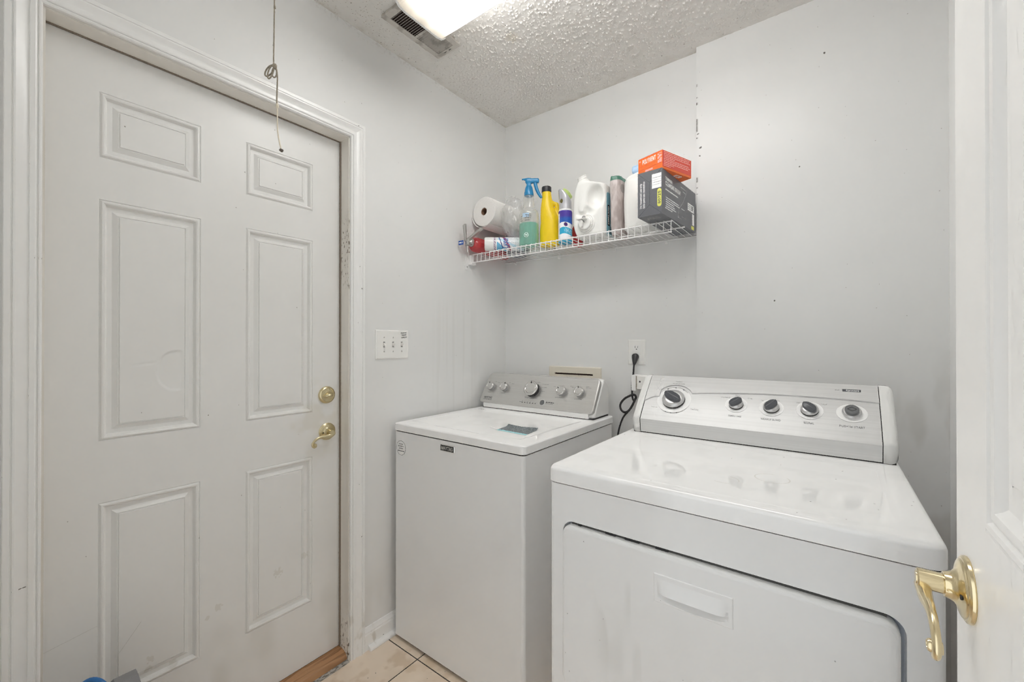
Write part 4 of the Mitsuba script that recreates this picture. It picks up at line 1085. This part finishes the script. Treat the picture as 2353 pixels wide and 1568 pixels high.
C_ = thing('spray_can', 'white capped spray can with red and blue print lying beside the fire extinguisher', 'spray can')
Mk = np.eye(4)
ax = np.array([.7975, .603, 0])
Mk[:3, 2], Mk[:3, 0], Mk[:3, 1], Mk[:3, 3] = ax, [0, 0, 1], np.cross(ax, [0, 0, 1]), [.1145, -.3185, Z0 + .0345]
part(C_, 'can', put(lathe([(0, .043), (.0325, .043), (.0340, .046), (.0340, .196), (.032, .200), (0, .200)], 40), Mk), 'can_print', smooth=35)
part(C_, 'cap', put(lathe([(0, 0), (.031, 0), (.0335, .002), (.0345, .006), (.0345, .0435), (0, .0435)], 40), Mk), 'satin_white', smooth=35, label='white cap')
def round_can(m, r, zc):
    m = tm(m).copy()
    a, w = m.vertices[:, 0] / r, r + m.vertices[:, 2]
    m.vertices = np.c_[w * np.sin(a), w * np.cos(a), zc - m.vertices[:, 1]]
    return put(m, Mk)
skew = np.eye(4)
skew[0, 1] = .35
part(C_, 'lettering', round_can(text('Lysol', .030, skew, .056, True).subdivide(), .03405, .108), 'tag_blue', label='dark blue slanted lettering')

# spray bottle
pbr('trigger_blue', (.02, .21, .43), .25)
B_ = thing('spray_bottle', 'clear spray bottle half full of teal liquid with a blue trigger head', 'spray bottle')
Mb = frame([.3490, -.2500, Z0], [.86, .51, 0], [0, 0, 1]) @ np.array([[1, 0, 0, 0], [0, 0, 1, 0], [0, -1, 0, 0], [0, 0, 0, 1.0]]).T
Mb = np.eye(4)
Mb[:3, 3] = [.3470, -.2580, Z0]
Mb[:3, :3] = np.array([[.86, -.51, 0], [.51, .86, 0], [0, 0, 1]])          # x: to the trigger's side
bprof = [(0, 0), (.040, 0), (.0455, .003), (.0475, .008), (.0475, .150), (.0465, .160), (.042, .172), (.034, .181), (.0285, .186), (.0272, .20), (.0262, .216), (.0268, .236), (.0262, .244), (.0200, .250), (.0165, .253), (.0165, .262)]
part(B_, 'bottle', put(lathe(bprof, 48), Mb), 'clear_plastic', smooth=35)
part(B_, 'liquid', put(lathe([(0, .0015), (.040, .0015), (.0445, .004), (.0462, .009), (.0462, .108), (.0455, .1095), (0, .1095)], 44), Mb), 'teal_liquid', smooth=35, label='teal liquid')
part(B_, 'dip_tube', put(tube([(0, 0, .01), (0, 0, .12), (0, 0, .255)], .0026, 8), Mb), 'clear_plastic', smooth=60)
part(B_, 'collar', put(lathe([(0, .2470), (.0205, .2470), (.0230, .250), (.0228, .262), (.0215, .268), (.0180, .287), (.0145, .296), (0, .297)], 32), Mb), 'trigger_blue', smooth=30)
head = snet(lambda x, y, z: smin(smin(sbx(x, y, z, (0, 0, .308), (.0115, .0105, .026), .006), sbx(x, y, z, (.016, 0, .322), (.034, .0105, .0115), .007), .004), scap(x, y, z, (.0, 0, .331), (-.031, 0, .3315), .0068, .0042), .005), [-.042, -.016, .278], [.058, .016, .342], .0018)
part(B_, 'trigger_head', put(head, Mb), 'trigger_blue', smooth=True)
trg = tube(spline([(.030, 0, .314), (.034, 0, .296), (.0415, 0, .273), (.053, 0, .250), (.0615, 0, .238)], 6), np.interp(np.linspace(0, 1, 25), [0, .5, 1], [.0075, .0068, .0048]), 12, flat=1.2, upv=[0, 1, 0])
part(B_, 'trigger', put(trg, Mb), 'trigger_blue', smooth=50)
Mlab = np.eye(4)
view = np.array([EYE[0] - .349, EYE[1] + .25, 0])
pbr('label_pale_blue', (.40, .55, .70), .5)
def wrap(m, r, yaw, z, c=(.347, -.258)):
    """Bends flat artwork (x right, y up, z out) round an upright cylinder; yaw is the outward direction of its middle."""
    m = tm(m).copy()
    a = m.vertices[:, 0] / r + yaw
    rad = r + m.vertices[:, 2]
    m.vertices = np.c_[c[0] + rad * np.cos(a), c[1] + rad * np.sin(a), z + m.vertices[:, 1]]
    return m
yaw_b = math.radians(-68)
part(B_, 'printing', wrap(cube([-.022, -.010, 0], [.012, .010, .0004]).subdivide().subdivide(), .0476, yaw_b, Z0 + .143), 'label_pale_blue', label='pale blue printed block')
part(B_, 'printing', wrap(cat([dashes(w, .0028, shift(np.eye(4), x, y, 0), s) for s, (w, x, y) in enumerate(((.030, .008, .006), (.026, .010, -.001), (.030, .006, -.009), (.012, -.030, .0), (.012, -.030, -.01), (.012, -.030, -.02), (.024, .004, -.020)))]), .0478, yaw_b, Z0 + .138), 'print_dark')
ring = prism(Point(0, 0).buffer(.0115).difference(Point(0, 0).buffer(.0095)), 'z', 0, .0005)
part(B_, 'printing', wrap(cat([ring, text('W', .009, np.eye(4), .013, True)]), .0478, yaw_b - .05, Z0 + .047), 'print_white', label='white round emblem')

# small dark-lidded jar behind
J_ = thing('jar', 'small olive-brown jar with a black lid between the spray bottle and yellow bottle', 'jar')
Mj = frame([.390, -.130, Z0], [1, 0, 0], [0, 1, 0])
pbr('olive_brown', (.13, .11, .03), .3)
part(J_, 'body', put(lathe([(0, 0), (.026, 0), (.028, .003), (.028, .080), (.024, .088), (0, .088)], 28), Mj), 'olive_brown', smooth=35)
part(J_, 'lid', put(lathe([(0, .088), (.029, .088), (.029, .110), (.027, .112), (0, .112)], 28), Mj), 'black_plastic', smooth=35)
part(J_, 'lid_disc', put(lathe([(0, .1125), (.0285, .1125), (.0285, .1165), (0, .1165)], 28), Mj), 'satin_white')

# yellow bottle
pbr('yellow_plastic', (.82, .58, .01), .32)
Y_ = thing('detergent_bottle', 'yellow plastic bottle with a black cap standing on the wire shelf', 'bottle')
yc = (.4285, -.196)
def yb(x, y, z):
    c, s = .86, .51
    u, w = (x - yc[0]) * c + (y - yc[1]) * s, -(x - yc[0]) * s + (y - yc[1]) * c
    h = z - Z0
    hw = np.interp(h, [0, .01, .08, .14, .19, .235, .262, .275], [.0455, .048, .048, .0425, .0325, .0245, .0222, .0222])
    hd = np.interp(h, [0, .01, .08, .14, .19, .235, .262, .275], [.030, .0325, .0325, .031, .0275, .0232, .0222, .0222])
    off = np.interp(h, [0, .12, .19, .275], [0, 0, -.012, -.016])
    d = (np.sqrt(((u - off) / hw) ** 2 + (w / hd) ** 2) - 1) * np.minimum(hw, hd)
    d = np.maximum(d, np.maximum(-h, h - .272))
    grip = np.minimum(scap(u, w, h, (.004, 0, .218), (.034, 0, .206), .0095), scap(u, w, h, (.034, 0, .206), (.047, 0, .120), .0105, .013))
    return smin(d, grip, .008)
part(Y_, 'bottle', snet(yb, [yc[0] - .075, yc[1] - .065, Z0 - .004], [yc[0] + .075, yc[1] + .065, Z0 + .280], .0035), 'yellow_plastic', smooth=True)
part(Y_, 'cap', put(lathe([(0, .266), (.0232, .266), (.0238, .268), (.0235, .290), (.022, .2925), (0, .2925)], 32), frame([yc[0] - .016 * .86, yc[1] - .016 * .51, Z0], [1, 0, 0], [0, 1, 0])), 'black_plastic', smooth=35, label='black cap')

# foam can with brush cap
pbr('cap_silver', (.52, .52, .55), .28, metallic=.35)
def foam_color(p, n, uv):
    h = p.z - Z0
    a = dr.atan2(p.y + .208, p.x - .522)
    c = mi.Color3f(.07, .04, .32)
    c = MX(c, (.02, .10, .42), SS(.128, .108, h))
    w = .005 * dr.sin(a * 2 + 1)
    c = MX(c, (.84, .85, .88), dr.select((h + w < .090) & (h + w > .066), mi.Float(1), mi.Float(0)))
    c = MX(c, (.03, .38, .60), dr.select((h + w <= .066) & (h + w > .036), mi.Float(1), mi.Float(0)))
    c = MX(c, (.84, .85, .88), dr.select((h + w <= .036) & (h > .012), mi.Float(1), mi.Float(0)))
    c = MX(c, (.03, .30, .48), dr.select(h <= .012, mi.Float(1), mi.Float(0)))
    left = (a < -1.95) & (h < .138) & (h > .008)
    c = MX(c, (.80, .80, .82), dr.select(left, mi.Float(1), mi.Float(0)))
    c = MX(c, (.30, .35, .55), dr.select(left & (N(a * 60, h * 330, 2) > .6), mi.Float(.7), mi.Float(0)))
    t = (h + w < .062) & (h + w > .041) & (a > -1.2) & (N(a * 40, h * 300, 5) > .62)
    c = MX(c, (.75, .88, .95), dr.select(t, mi.Float(.9), mi.Float(0)))
    b = (dr.sqrt(dr.square((a + .98) * .033) + dr.square(h + w - .079)) < .009)
    c = MX(c, (.06, .02, .14), dr.select(b, mi.Float(1), mi.Float(0)))
    return c
pbr('foam_print', mikit.proc(foam_color), .25)
F_ = thing('foam_can', 'blue and white aerosol can with a slanted silver brush cap beside the yellow bottle', 'spray can')
Mfo = frame([.522, -.208, Z0], [1, 0, 0], [0, 1, 0])
part(F_, 'can', put(lathe([(0, 0), (.031, 0), (.033, .002), (.033, .146), (.0315, .150), (0, .151)], 40), Mfo), 'foam_print', smooth=35)
part(F_, 'neck_ring', put(lathe([(0, .150), (.0318, .150), (.0318, .156), (.030, .159), (0, .159)], 36), Mfo), 'satin_white', smooth=30)
FCX, FCY = .522, -.208
def fcap(x, y, z):
    h = z - Z0
    c, s = .80, .60
    u, w = (x - FCX) * c + (y - FCY) * s, -(x - FCX) * s + (y - FCY) * c
    hw = np.interp(h, [.155, .18, .21, .25], [.0300, .0290, .0292, .0285])
    off = np.interp(h, [.155, .19, .26], [0, 0, -.006])
    d = np.sqrt((u - off) ** 2 + w ** 2) - hw
    slant = (h - (.2545 - 1.05 * (u + .018))) * .69
    d = -smin(-d, -slant, .010)
    d = -smin(-d, .262 - h, .016)
    d = np.maximum(d, .157 - h)
    hole = np.sqrt((u + .024) ** 2 + (w + .022) ** 2 + ((h - .196) * .75) ** 2) - .0095
    return np.maximum(d, -hole)
part(F_, 'brush_cap', snet(fcap, [.475, -.255, Z0 + .150], [.570, -.160, Z0 + .285], .0020), 'cap_silver', smooth=True, label='silver slanted cap')
pbr('bristle_green', (.62, .74, .30), .7)
nb = np.array([.8 * .724, .6 * .724, .690])
br = []
r = np.random.default_rng(5)
for k in range(300):
    a, q = r.uniform(0, 2 * math.pi), math.sqrt(r.uniform(0, 1))
    u, w = .002 + q * .020 * math.cos(a), q * .022 * math.sin(a)
    h = .2545 - 1.05 * (u + .018) - .003
    p0 = np.array([FCX + u * .8 - w * .6, FCY + u * .6 + w * .8, Z0 + h])
    br.append(tube([p0, p0 + nb * .007, p0 + nb * .0155 + r.normal(0, .0006, 3)], .0011, 4))
kk = part(F_, 'bristles', cat(br), 'bristle_green', label='pale green bristles')
labels[kk]['kind'] = 'stuff'
part(F_, 'nozzle_hole', put(lathe([(0, 0), (.0092, 0), (.0092, .001), (0, .001)], 18), frame([FCX - .0195 * .8 + .018 * .6, FCY - .0195 * .6 - .018 * .8, Z0 + .196], [.99, -.14, 0], [0, 0, 1])), 'olive_brown')

# red-labelled bottle base behind the jug
RB = thing('red_bottle', 'dark red container half hidden between the blue aerosol can and the large white jug', 'container')
part(RB, 'body', put(lathe([(0, 0), (.025, 0), (.0275, .003), (.0275, .085), (.020, .098), (.012, .102), (0, .102)], 28), frame([.5400, -.120, Z0], [1, 0, 0], [0, 1, 0])), 'red_paint', smooth=35)
part(RB, 'cap', put(lathe([(0, .102), (.013, .102), (.013, .120), (0, .120)], 24), frame([.5400, -.120, Z0], [1, 0, 0], [0, 1, 0])), 'satin_white', smooth=35)

# big white jug with press tap
pbr('jug_white', (.80, .80, .775), .32)
pbr('jug_shade', (.30, .29, .25), .6)
G_ = thing('detergent_jug', 'large white detergent jug with an open spout and a press tap at its base', 'jug')
gc = (.6555, -.165)
def jug(x, y, z):
    h = z - Z0
    top = np.interp(x, [.572, .602, .64, .69, .737], [.250, .262, .262, .246, .230])
    b = sbx(x, y, z, (gc[0], gc[1], Z0 + .135), (.0815, .078, .136), .026)
    b = np.maximum(b, (h - top) * .95)
    lean = x - (.5745 + .034 * np.clip(1 - h / .080, 0, 1) ** 1.5 + .026 * np.clip((h - .15) / .11, 0, 1) ** 1.6)
    b = -smin(-b, lean, .015)
    neck = scap(x, y, z, (.634, -.186, Z0 + .218), (.6185, -.206, Z0 + .270), .034, .0225)
    b = smin(b, neck, .020)
    hol = np.sqrt(((x - .692) / .044) ** 2 + ((y + .268) / .064) ** 2 + ((h - .176) / .062) ** 2) - 1
    b = -smin(-b, hol * .045, .012)
    hol2 = np.sqrt(((x - .650) / .054) ** 2 + ((y + .262) / .040) ** 2 + ((h - .120) / .028) ** 2) - 1
    b = -smin(-b, hol2 * .030, .012)
    handle = scap(x, y, z, (.6270, -.214, Z0 + .228), (.626, -.234, Z0 + .130), .021, .015)
    b = smin(b, handle, .012)
    bore = scap(x, y, z, (.629, -.192, Z0 + .235), (.611, -.216, Z0 + .297), .0155)
    return np.maximum(np.maximum(b, -h), -bore)
part(G_, 'body', snet(jug, [.562, -.270, Z0 - .004], [.752, -.075, Z0 + .300], .0034), 'jug_white', smooth=True)
ns = np.array([-.0155, -.020, .050])
ns /= np.linalg.norm(ns)
Mn = frame(np.array([.6185, -.206, Z0 + .270]), np.cross([0, 0, 1.0], ns), np.cross(ns, np.cross([0, 0, 1.0], ns)))
part(G_, 'spout', put(lathe([(.0158, .004), (.0158, .0245), (.0175, .0262), (.0205, .0262), (.0215, .0245), (.0205, .0215), (.0205, .0165), (.0225, .0155), (.0225, .0115), (.0210, .010), (.0215, .0)], 36), Mn), 'jug_white', smooth=35)
part(G_, 'spout_opening', put(lathe([(0, .0), (.0157, .0), (.0157, .018), (.0155, .018), (.0155, .001), (0, .001)], 28), Mn), 'jug_shade')
Mp = frame([.650, -.2425, Z0 + .064], [1, 0, 0], [0, 0, 1])
tap = part(G_, 'tap', put(lathe([(0, -.006), (.042, -.006), (.042, .004), (.039, .006), (.0375, .004), (.036, .004), (.036, .011), (.033, .013), (.0315, .011), (.030, .011), (.030, .019), (.027, .021), (0, .021)], 44), Mp), 'jug_white', smooth=30)
part(tap, 'spigot', put(m3.Manifold.batch_hull([man(tube([(-.010, .002, .019), (-.012, .001, .034)], .011, 18)), man(tube([(-.010, -.010, .021), (-.011, -.012, .032)], .007, 14))]), Mp), 'jug_white', smooth=40)
part(tap, 'press_tab', put(rbox([-.030, .0135, .014], [.016, .0165, .042], .0014, 6), Mp), 'jug_white', smooth=40)
part(tap, 'vent_button', put(lathe([(0, 0), (.0085, 0), (.0085, .005), (0, .006)], 20), shift(Mp, -.002, .024, .017)), 'mid_grey')
pbr('label_teal', (.20, .40, .47), .4)
Mg = frame([gc[0] + .0817, gc[1] + .004, Z0 + .112], [0, 1, 0], [0, 0, 1])
lab = part(G_, 'label', put(prism(rrect(-.058, -.105, .052, .085, .012), 'z', -.0005, .0006), Mg), 'label_teal', label='grey-blue label on the jug side')
pbr('label_black', (.012, .012, .015), .4)
Rl = np.array(T().rotate([0, 0, 1], 90).matrix, float).reshape(4, 4)
part(lab, 'band', put(prism(sbox(-.050, -.062, -.028, .030), 'z', .0004, .001), Mg), 'label_black')
part(lab, 'lettering', text('KIRKLAND', .012, shift(Mg, -.039, -.016, .0009) @ Rl, .080, True), 'print_white')
part(lab, 'lettering', text('ULTRA', .026, shift(Mg, -.006, -.040, .0006) @ Rl, .105, True), 'label_black')

# pouch with green top
def pouch_color(p, n, uv):
    h = p.z - Z0
    c = MX((.42, .36, .345), (.56, .50, .485), SS(.35, .7, FB(p.x * 60, p.y * 60, p.z * 22)))
    c = MX(c, (.29, .27, .26), dr.select((dr.sqrt(dr.square((p.y + .19) * 1.0) + dr.square(h - .205)) < .019) & (p.x > .78), mi.Float(.7), mi.Float(0)))
    return MX(c, (.07, .19, .14), SS(.236, .240, h))
pbr('pouch_film', mikit.proc(pouch_color), .28)
P_ = thing('pouch', 'greyish pink plastic pouch with a dark green top edge between the two white jugs', 'pouch')
def pouch(x, y, z):
    h = z - Z0
    u, w = x - .7735, y + .152
    th = np.interp(h, [0, .03, .12, .22, .245, .265], [.021, .024, .025, .027, .026, .022])
    w0 = np.interp(h, [0, .05, .26], [.066, .074, .074])
    q = np.abs(u) / th
    d = np.maximum((np.sqrt(q ** 2.6 + np.abs(w / w0) ** 5 + 1e-9) - 1) * th * .8, np.maximum(-h, h - .258))
    wr = meshkit.fbm(np.stack([x * 40, y * 40, z * 14], -1), 3, 8) - .5
    return d + .005 * wr
part(P_, 'bag', snet(pouch, [.738, -.240, Z0 - .003], [.810, -.065, Z0 + .275], .003), 'pouch_film', smooth=True)

# second white jug and what stands behind it
G2 = thing('white_jug', 'rounded white jug with a hand recess, behind the dark grey box', 'jug')
def jug2(x, y, z):
    h = z - Z0
    b = sbx(x, y, z, (.872, -.152, Z0 + .125), (.064, .066, .127), .035)
    bul = np.sqrt(((x - .872) / .0685) ** 2 + ((y + .152) / .074) ** 2 + ((h - .135) / .140) ** 2) - 1
    b = smin(b, bul * .06, .02)
    b = np.maximum(b, -h)
    rec = sbx(x, y, z, (.9000, -.235, Z0 + .168), (.010, .030, .055), .010)
    return -smin(-b, rec, .008)
part(G2, 'body', snet(jug2, [.795, -.240, Z0 - .004], [.950, -.070, Z0 + .300], .0036), 'jug_white', smooth=True)
pbr('pale_blue', (.42, .60, .82), .3)
part(G2, 'blue_cap', rbox([.835, -.185, Z0 + .262], [.925, -.115, Z0 + .298], .012, 10), 'pale_blue', smooth=35, label='pale blue cap')

# dark grey brush box
pbr('box_grey', mikit.proc(lambda p, n, uv: MX((.115, .12, .135), (.135, .138, .148), FB(p.x * 9, p.y * 9, p.z * 9))), .42)
BX = thing('cleaning_brush_box', 'dark grey cardboard box with white print at the right end of the shelf', 'box')
tl = np.array([.080, .997, 0]); tl /= np.linalg.norm(tl)
tf = np.array([-tl[1], tl[0], 0])
P0 = np.array([1.0355, -.4050, Z0])
BW, BL, BH = .0925, .360, .1655
def local_box(lo, hi):
    """Box in the carton's own axes: left along the front, back along the side, up."""
    m = cube(lo, hi)
    M = np.eye(4)
    M[:3, 0], M[:3, 1], M[:3, 2], M[:3, 3] = tf, tl, [0, 0, 1], P0
    m.apply_transform(M)
    if np.linalg.det(M[:3, :3]) < 0:
        m.invert()
    return m
part(BX, 'carton', local_box([0, 0, 0], [BW, BL, BH]), 'box_grey')
Mfr = frame(P0 + tf * BW / 2 + np.array([0, 0, BH / 2]), -tf, [0, 0, 1])           # front end: x right, y up
Mri = frame(P0 + tl * BL / 2 + np.array([0, 0, BH / 2]), tl, [0, 0, 1])            # long side
pbr('box_edge', (.065, .068, .08), .5)
hw, hh = BW / 2, BH / 2
def ln(M, a, b, w=.0007, t=.0003, mat='box_edge', name='fold', parent=None):
    a, b = np.array(a, float), np.array(b, float)
    d = (b - a) / np.linalg.norm(b - a)
    n = np.array([-d[1], d[0]]) * w
    part(parent or BX, name, put(prism(Polygon([a - n, b - n, b + n, a + n]), 'z', 0, t), M), mat)
for a, b in (((-hw + .002, hh - .002), (0, hh - .043)), ((hw - .002, hh - .002), (0, hh - .043)), ((0, hh - .043), (0, -hh + .040)), ((0, -hh + .040), (-hw + .002, -hh + .002)), ((0, -hh + .040), (hw - .002, -hh + .002))):
    ln(Mfr, a, b)
R90 = Rl
part(BX, 'lettering', text('For household use only', .0072, shift(Mfr, -.0335, -.004, .0001) @ R90, .094, True), 'print_white')
part(BX, 'lettering', text('Solo para uso doméstico', .0072, shift(Mfr, -.0215, -.002, .0001) @ R90, .100, True), 'print_white')
pl = part(BX, 'barcode_label', put(prism(sbox(.0085, .0135, .0440, .0665), 'z', 0, .0004), Mfr), 'print_white')
for k in range(4):
    part(pl, 'bar', put(prism(sbox(.0105, .0265 + .0085 * k, .0435, .0272 + .0085 * k + .0004 * (k % 2)), 'z', .0003, .0006), Mfr), 'box_edge')
pbr('pill_yellow', (.66, .66, .14), .5)
pll = part(BX, 'number_pill', put(prism(rrect(.0285, -.056, .0445, .010, .0078), 'z', 0, .0004), Mfr), 'pill_yellow', label='yellow rounded number label')
part(pll, 'lettering', text('80725', .0088, shift(Mfr, .0365, -.023, .0003) @ R90, .046, True), 'box_edge')
part(BX, 'lettering', text('TORNADO', .0105, shift(Mri, -BL / 2 + .067, .0545, .0001), .068, True), 'print_white')
part(BX, 'lettering', text('CLEANING BRUSH', .0155, shift(Mri, -BL / 2 + .107, .0365, .0001), .150, True), 'print_white')
for k, (x, y, w) in enumerate(((.095, .0135, .125), (.100, -.0155, .130), (.104, -.0235, .137), (.076, -.0315, .080), (.080, -.0395, .090), (.086, -.0475, .103), (.065, -.0555, .070))):
    part(BX, 'lettering', dashes(w, .0042 if k == 0 else .0034, shift(Mri, -BL / 2 + x - .0, y, .0001), 300 + k), 'print_white')
part(BX, 'rule', put(prism(sbox(-BL / 2 + .03, .0228, -BL / 2 + .175, .0234), 'z', 0, .0003), Mri), 'print_grey')
for a, b in (((.005, .0635), (.066, .0630)), ((.030, .0505), (.060, .0500))):
    ln(Mri, a, b, .0006, .0003, 'print_white', 'drawing')
pbr('drawing_grey', (.36, .37, .38), .5)
for a, b, w in (((.071, .057), (.030, .006), .0012), ((.030, .006), (-.002, -.020), .0012), ((-.002, -.020), (-.018, -.030), .0008), ((-.018, -.030), (-.018, -.060), .0008), ((.066, .063), (.073, .058), .0006)):
    ln(Mri, a, b, w, .0003, 'drawing_grey', 'drawing')
part(BX, 'drawing', put(prism(Point(-.018, -.0615).buffer(.0024), 'z', 0, .0004), Mri), 'print_white')
for k, (x, y, w) in enumerate(((.030, -.021, .034), (.040, -.052, .048), (.004, -.063, .026))):
    part(BX, 'lettering', dashes(w, .0026, shift(Mri, x, y, .0001), 330 + k), 'print_white' if k == 0 else 'print_grey')
pa = part(BX, 'spec_panel', put(prism(sbox(.085, -.008, .117, .022), 'z', 0, .0004), Mri), 'print_white')
for k in range(3):
    part(pa, 'lettering', dashes(.026, .0030, shift(Mri, .101, .0145 - .0075 * k, .0004), 340 + k), 'print_grey')
pa2 = part(BX, 'spec_panel', put(prism(sbox(.120, -.008, .160, .022), 'z', 0, .0004), Mri), 'print_white')
part(pa2, 'lettering', text('EF', .018, shift(Mri, .139, .0075, .0004), .024, True), 'box_edge')
part(BX, 'spec_panel', put(prism(sbox(.139, -.060, .162, -.013), 'z', 0, .0004), Mri), 'print_white')
part(BX, 'spec_panel', put(prism(rrect(.128, -.079, .160, -.064, .003), 'z', 0, .0004), Mri), 'pill_yellow')
Mbo = frame(P0 + tf * BW / 2 + tl * .04, tf, tl)
part(BX, 'lettering', cat([dashes(.05, .003, shift(Mbo, .004, -.012 + .008 * k, 0) , 360 + k) for k in range(4)]), 'print_grey')

# orange box on top
pbr('box_orange', (.78, .15, .025), .38)
pbr('box_red', (.70, .085, .055), .38)
pbr('print_pink', (.90, .40, .36), .5)
OB = thing('orange_box', 'small orange carton with white print lying on top of the dark grey box', 'box')
ol_ = np.array([.330, .944, 0]); ol_ /= np.linalg.norm(ol_)
of_ = np.array([-ol_[1], ol_[0], 0])
Q0 = np.array([1.0350, -.3985, Z0 + BH + .0004])
OW, OL, OH = .1080, .176, .0675
Mq = np.eye(4)
Mq[:3, 0], Mq[:3, 1], Mq[:3, 2], Mq[:3, 3] = of_, ol_, [0, 0, 1], Q0
oc = cube([0, 0, 0], [OW, OL, OH])
oc.apply_transform(Mq)
oc.invert()
part(OB, 'carton', oc, 'box_orange')
Mof = frame(Q0 + of_ * OW / 2 + np.array([0, 0, OH / 2]), -of_, [0, 0, 1])
Mor = frame(Q0 + ol_ * OL / 2 + np.array([0, 0, OH / 2]), ol_, [0, 0, 1])
part(OB, 'red_side', put(prism(sbox(-OL / 2 + .001, -OH / 2 + .008, OL / 2 - .001, OH / 2 - .0015), 'z', 0, .0004), Mor), 'box_red', label='red printed side')
part(OB, 'lettering', text('POLYVENT', .0165, shift(Mof, -.004, .0165, .0001), .060, True), 'print_white')
part(OB, 'lettering', cat([dashes(.034, .0055, shift(Mof, .0425, .002 + .0 * k, .0001) @ R90 @ shift(np.eye(4), .006, .006 - .006 * k), 400 + k) for k in range(3)]), 'print_pink')
part(OB, 'lettering', put(prism(sbox(-.022, -.0235, .012, -.0165), 'z', 0, .0004), Mof), 'print_pink')
part(OB, 'lettering', put(cube([-.049, .020, 0], [-.043, .0255, .0004]), Mof), 'print_pink')
part(OB, 'rule', put(cat([cube([-.050, -.0115, 0], [.050, -.0105, .0003]), cube([-.050, .002, 0], [.0, .0028, .0003])]), Mof), 'box_red')
for k in range(9):
    part(OB, 'lettering', dashes([.155, .150, .158, .06, .150, .158, .145, .06, .04][k], .0030, shift(Mor, [-.002, -.004, 0, -.046, -.004, 0, -.006, -.05, -.06][k], .0285 - .0062 * k, .0004), 420 + k), 'print_pink')
Mou = frame(Q0 + of_ * .03 + ol_ * .112, of_, ol_)
part(OB, 'lettering', text('KCR', .016, shift(Mou, -.012, .004, 0) @ R90, .036, True), 'print_white')
ln(Mof, (-.05, OH / 2 - .001), (.05, OH / 2 - .001), .0006, .0004, 'box_red', 'fold', OB)

# ------------------------------------------------------------------ what peeps in at the lower left
pbr('vac_grey', (.20, .20, .205), .5)
pbr('vac_blue', (.02, .13, .36), .3)
V_ = thing('vacuum_cleaner', 'grey plastic appliance top with a blue rim, before the panelled door at lower left', 'vacuum cleaner')
vc = (.165, -1.715)
part(V_, 'body', put(lathe([(0, 0), (.10, 0), (.11, .01), (.112, .32), (.105, .36), (0, .36)], 36), frame([vc[0], vc[1], 0], [1, 0, 0], [0, 1, 0])), 'vac_grey', smooth=30)
part(V_, 'lid', m3.Manifold.batch_hull([mcube([vc[0] - .06, vc[1] - .03, .358], [vc[0] + .06, vc[1] + .05, .40]), mcube([vc[0] - .005, vc[1] - .0, .36], [vc[0] + .02, vc[1] + .04, .459])]), 'vac_grey')
part(V_, 'rim', tube([(vc[0] - .03 + .04 * math.cos(t) * .8, vc[1] - .03 + .04 * math.cos(t) * .6, .414 + .05 * math.sin(t)) for t in np.linspace(0, math.pi, 20)], .006, 10), 'vac_blue', smooth=50, label='blue handle rim')
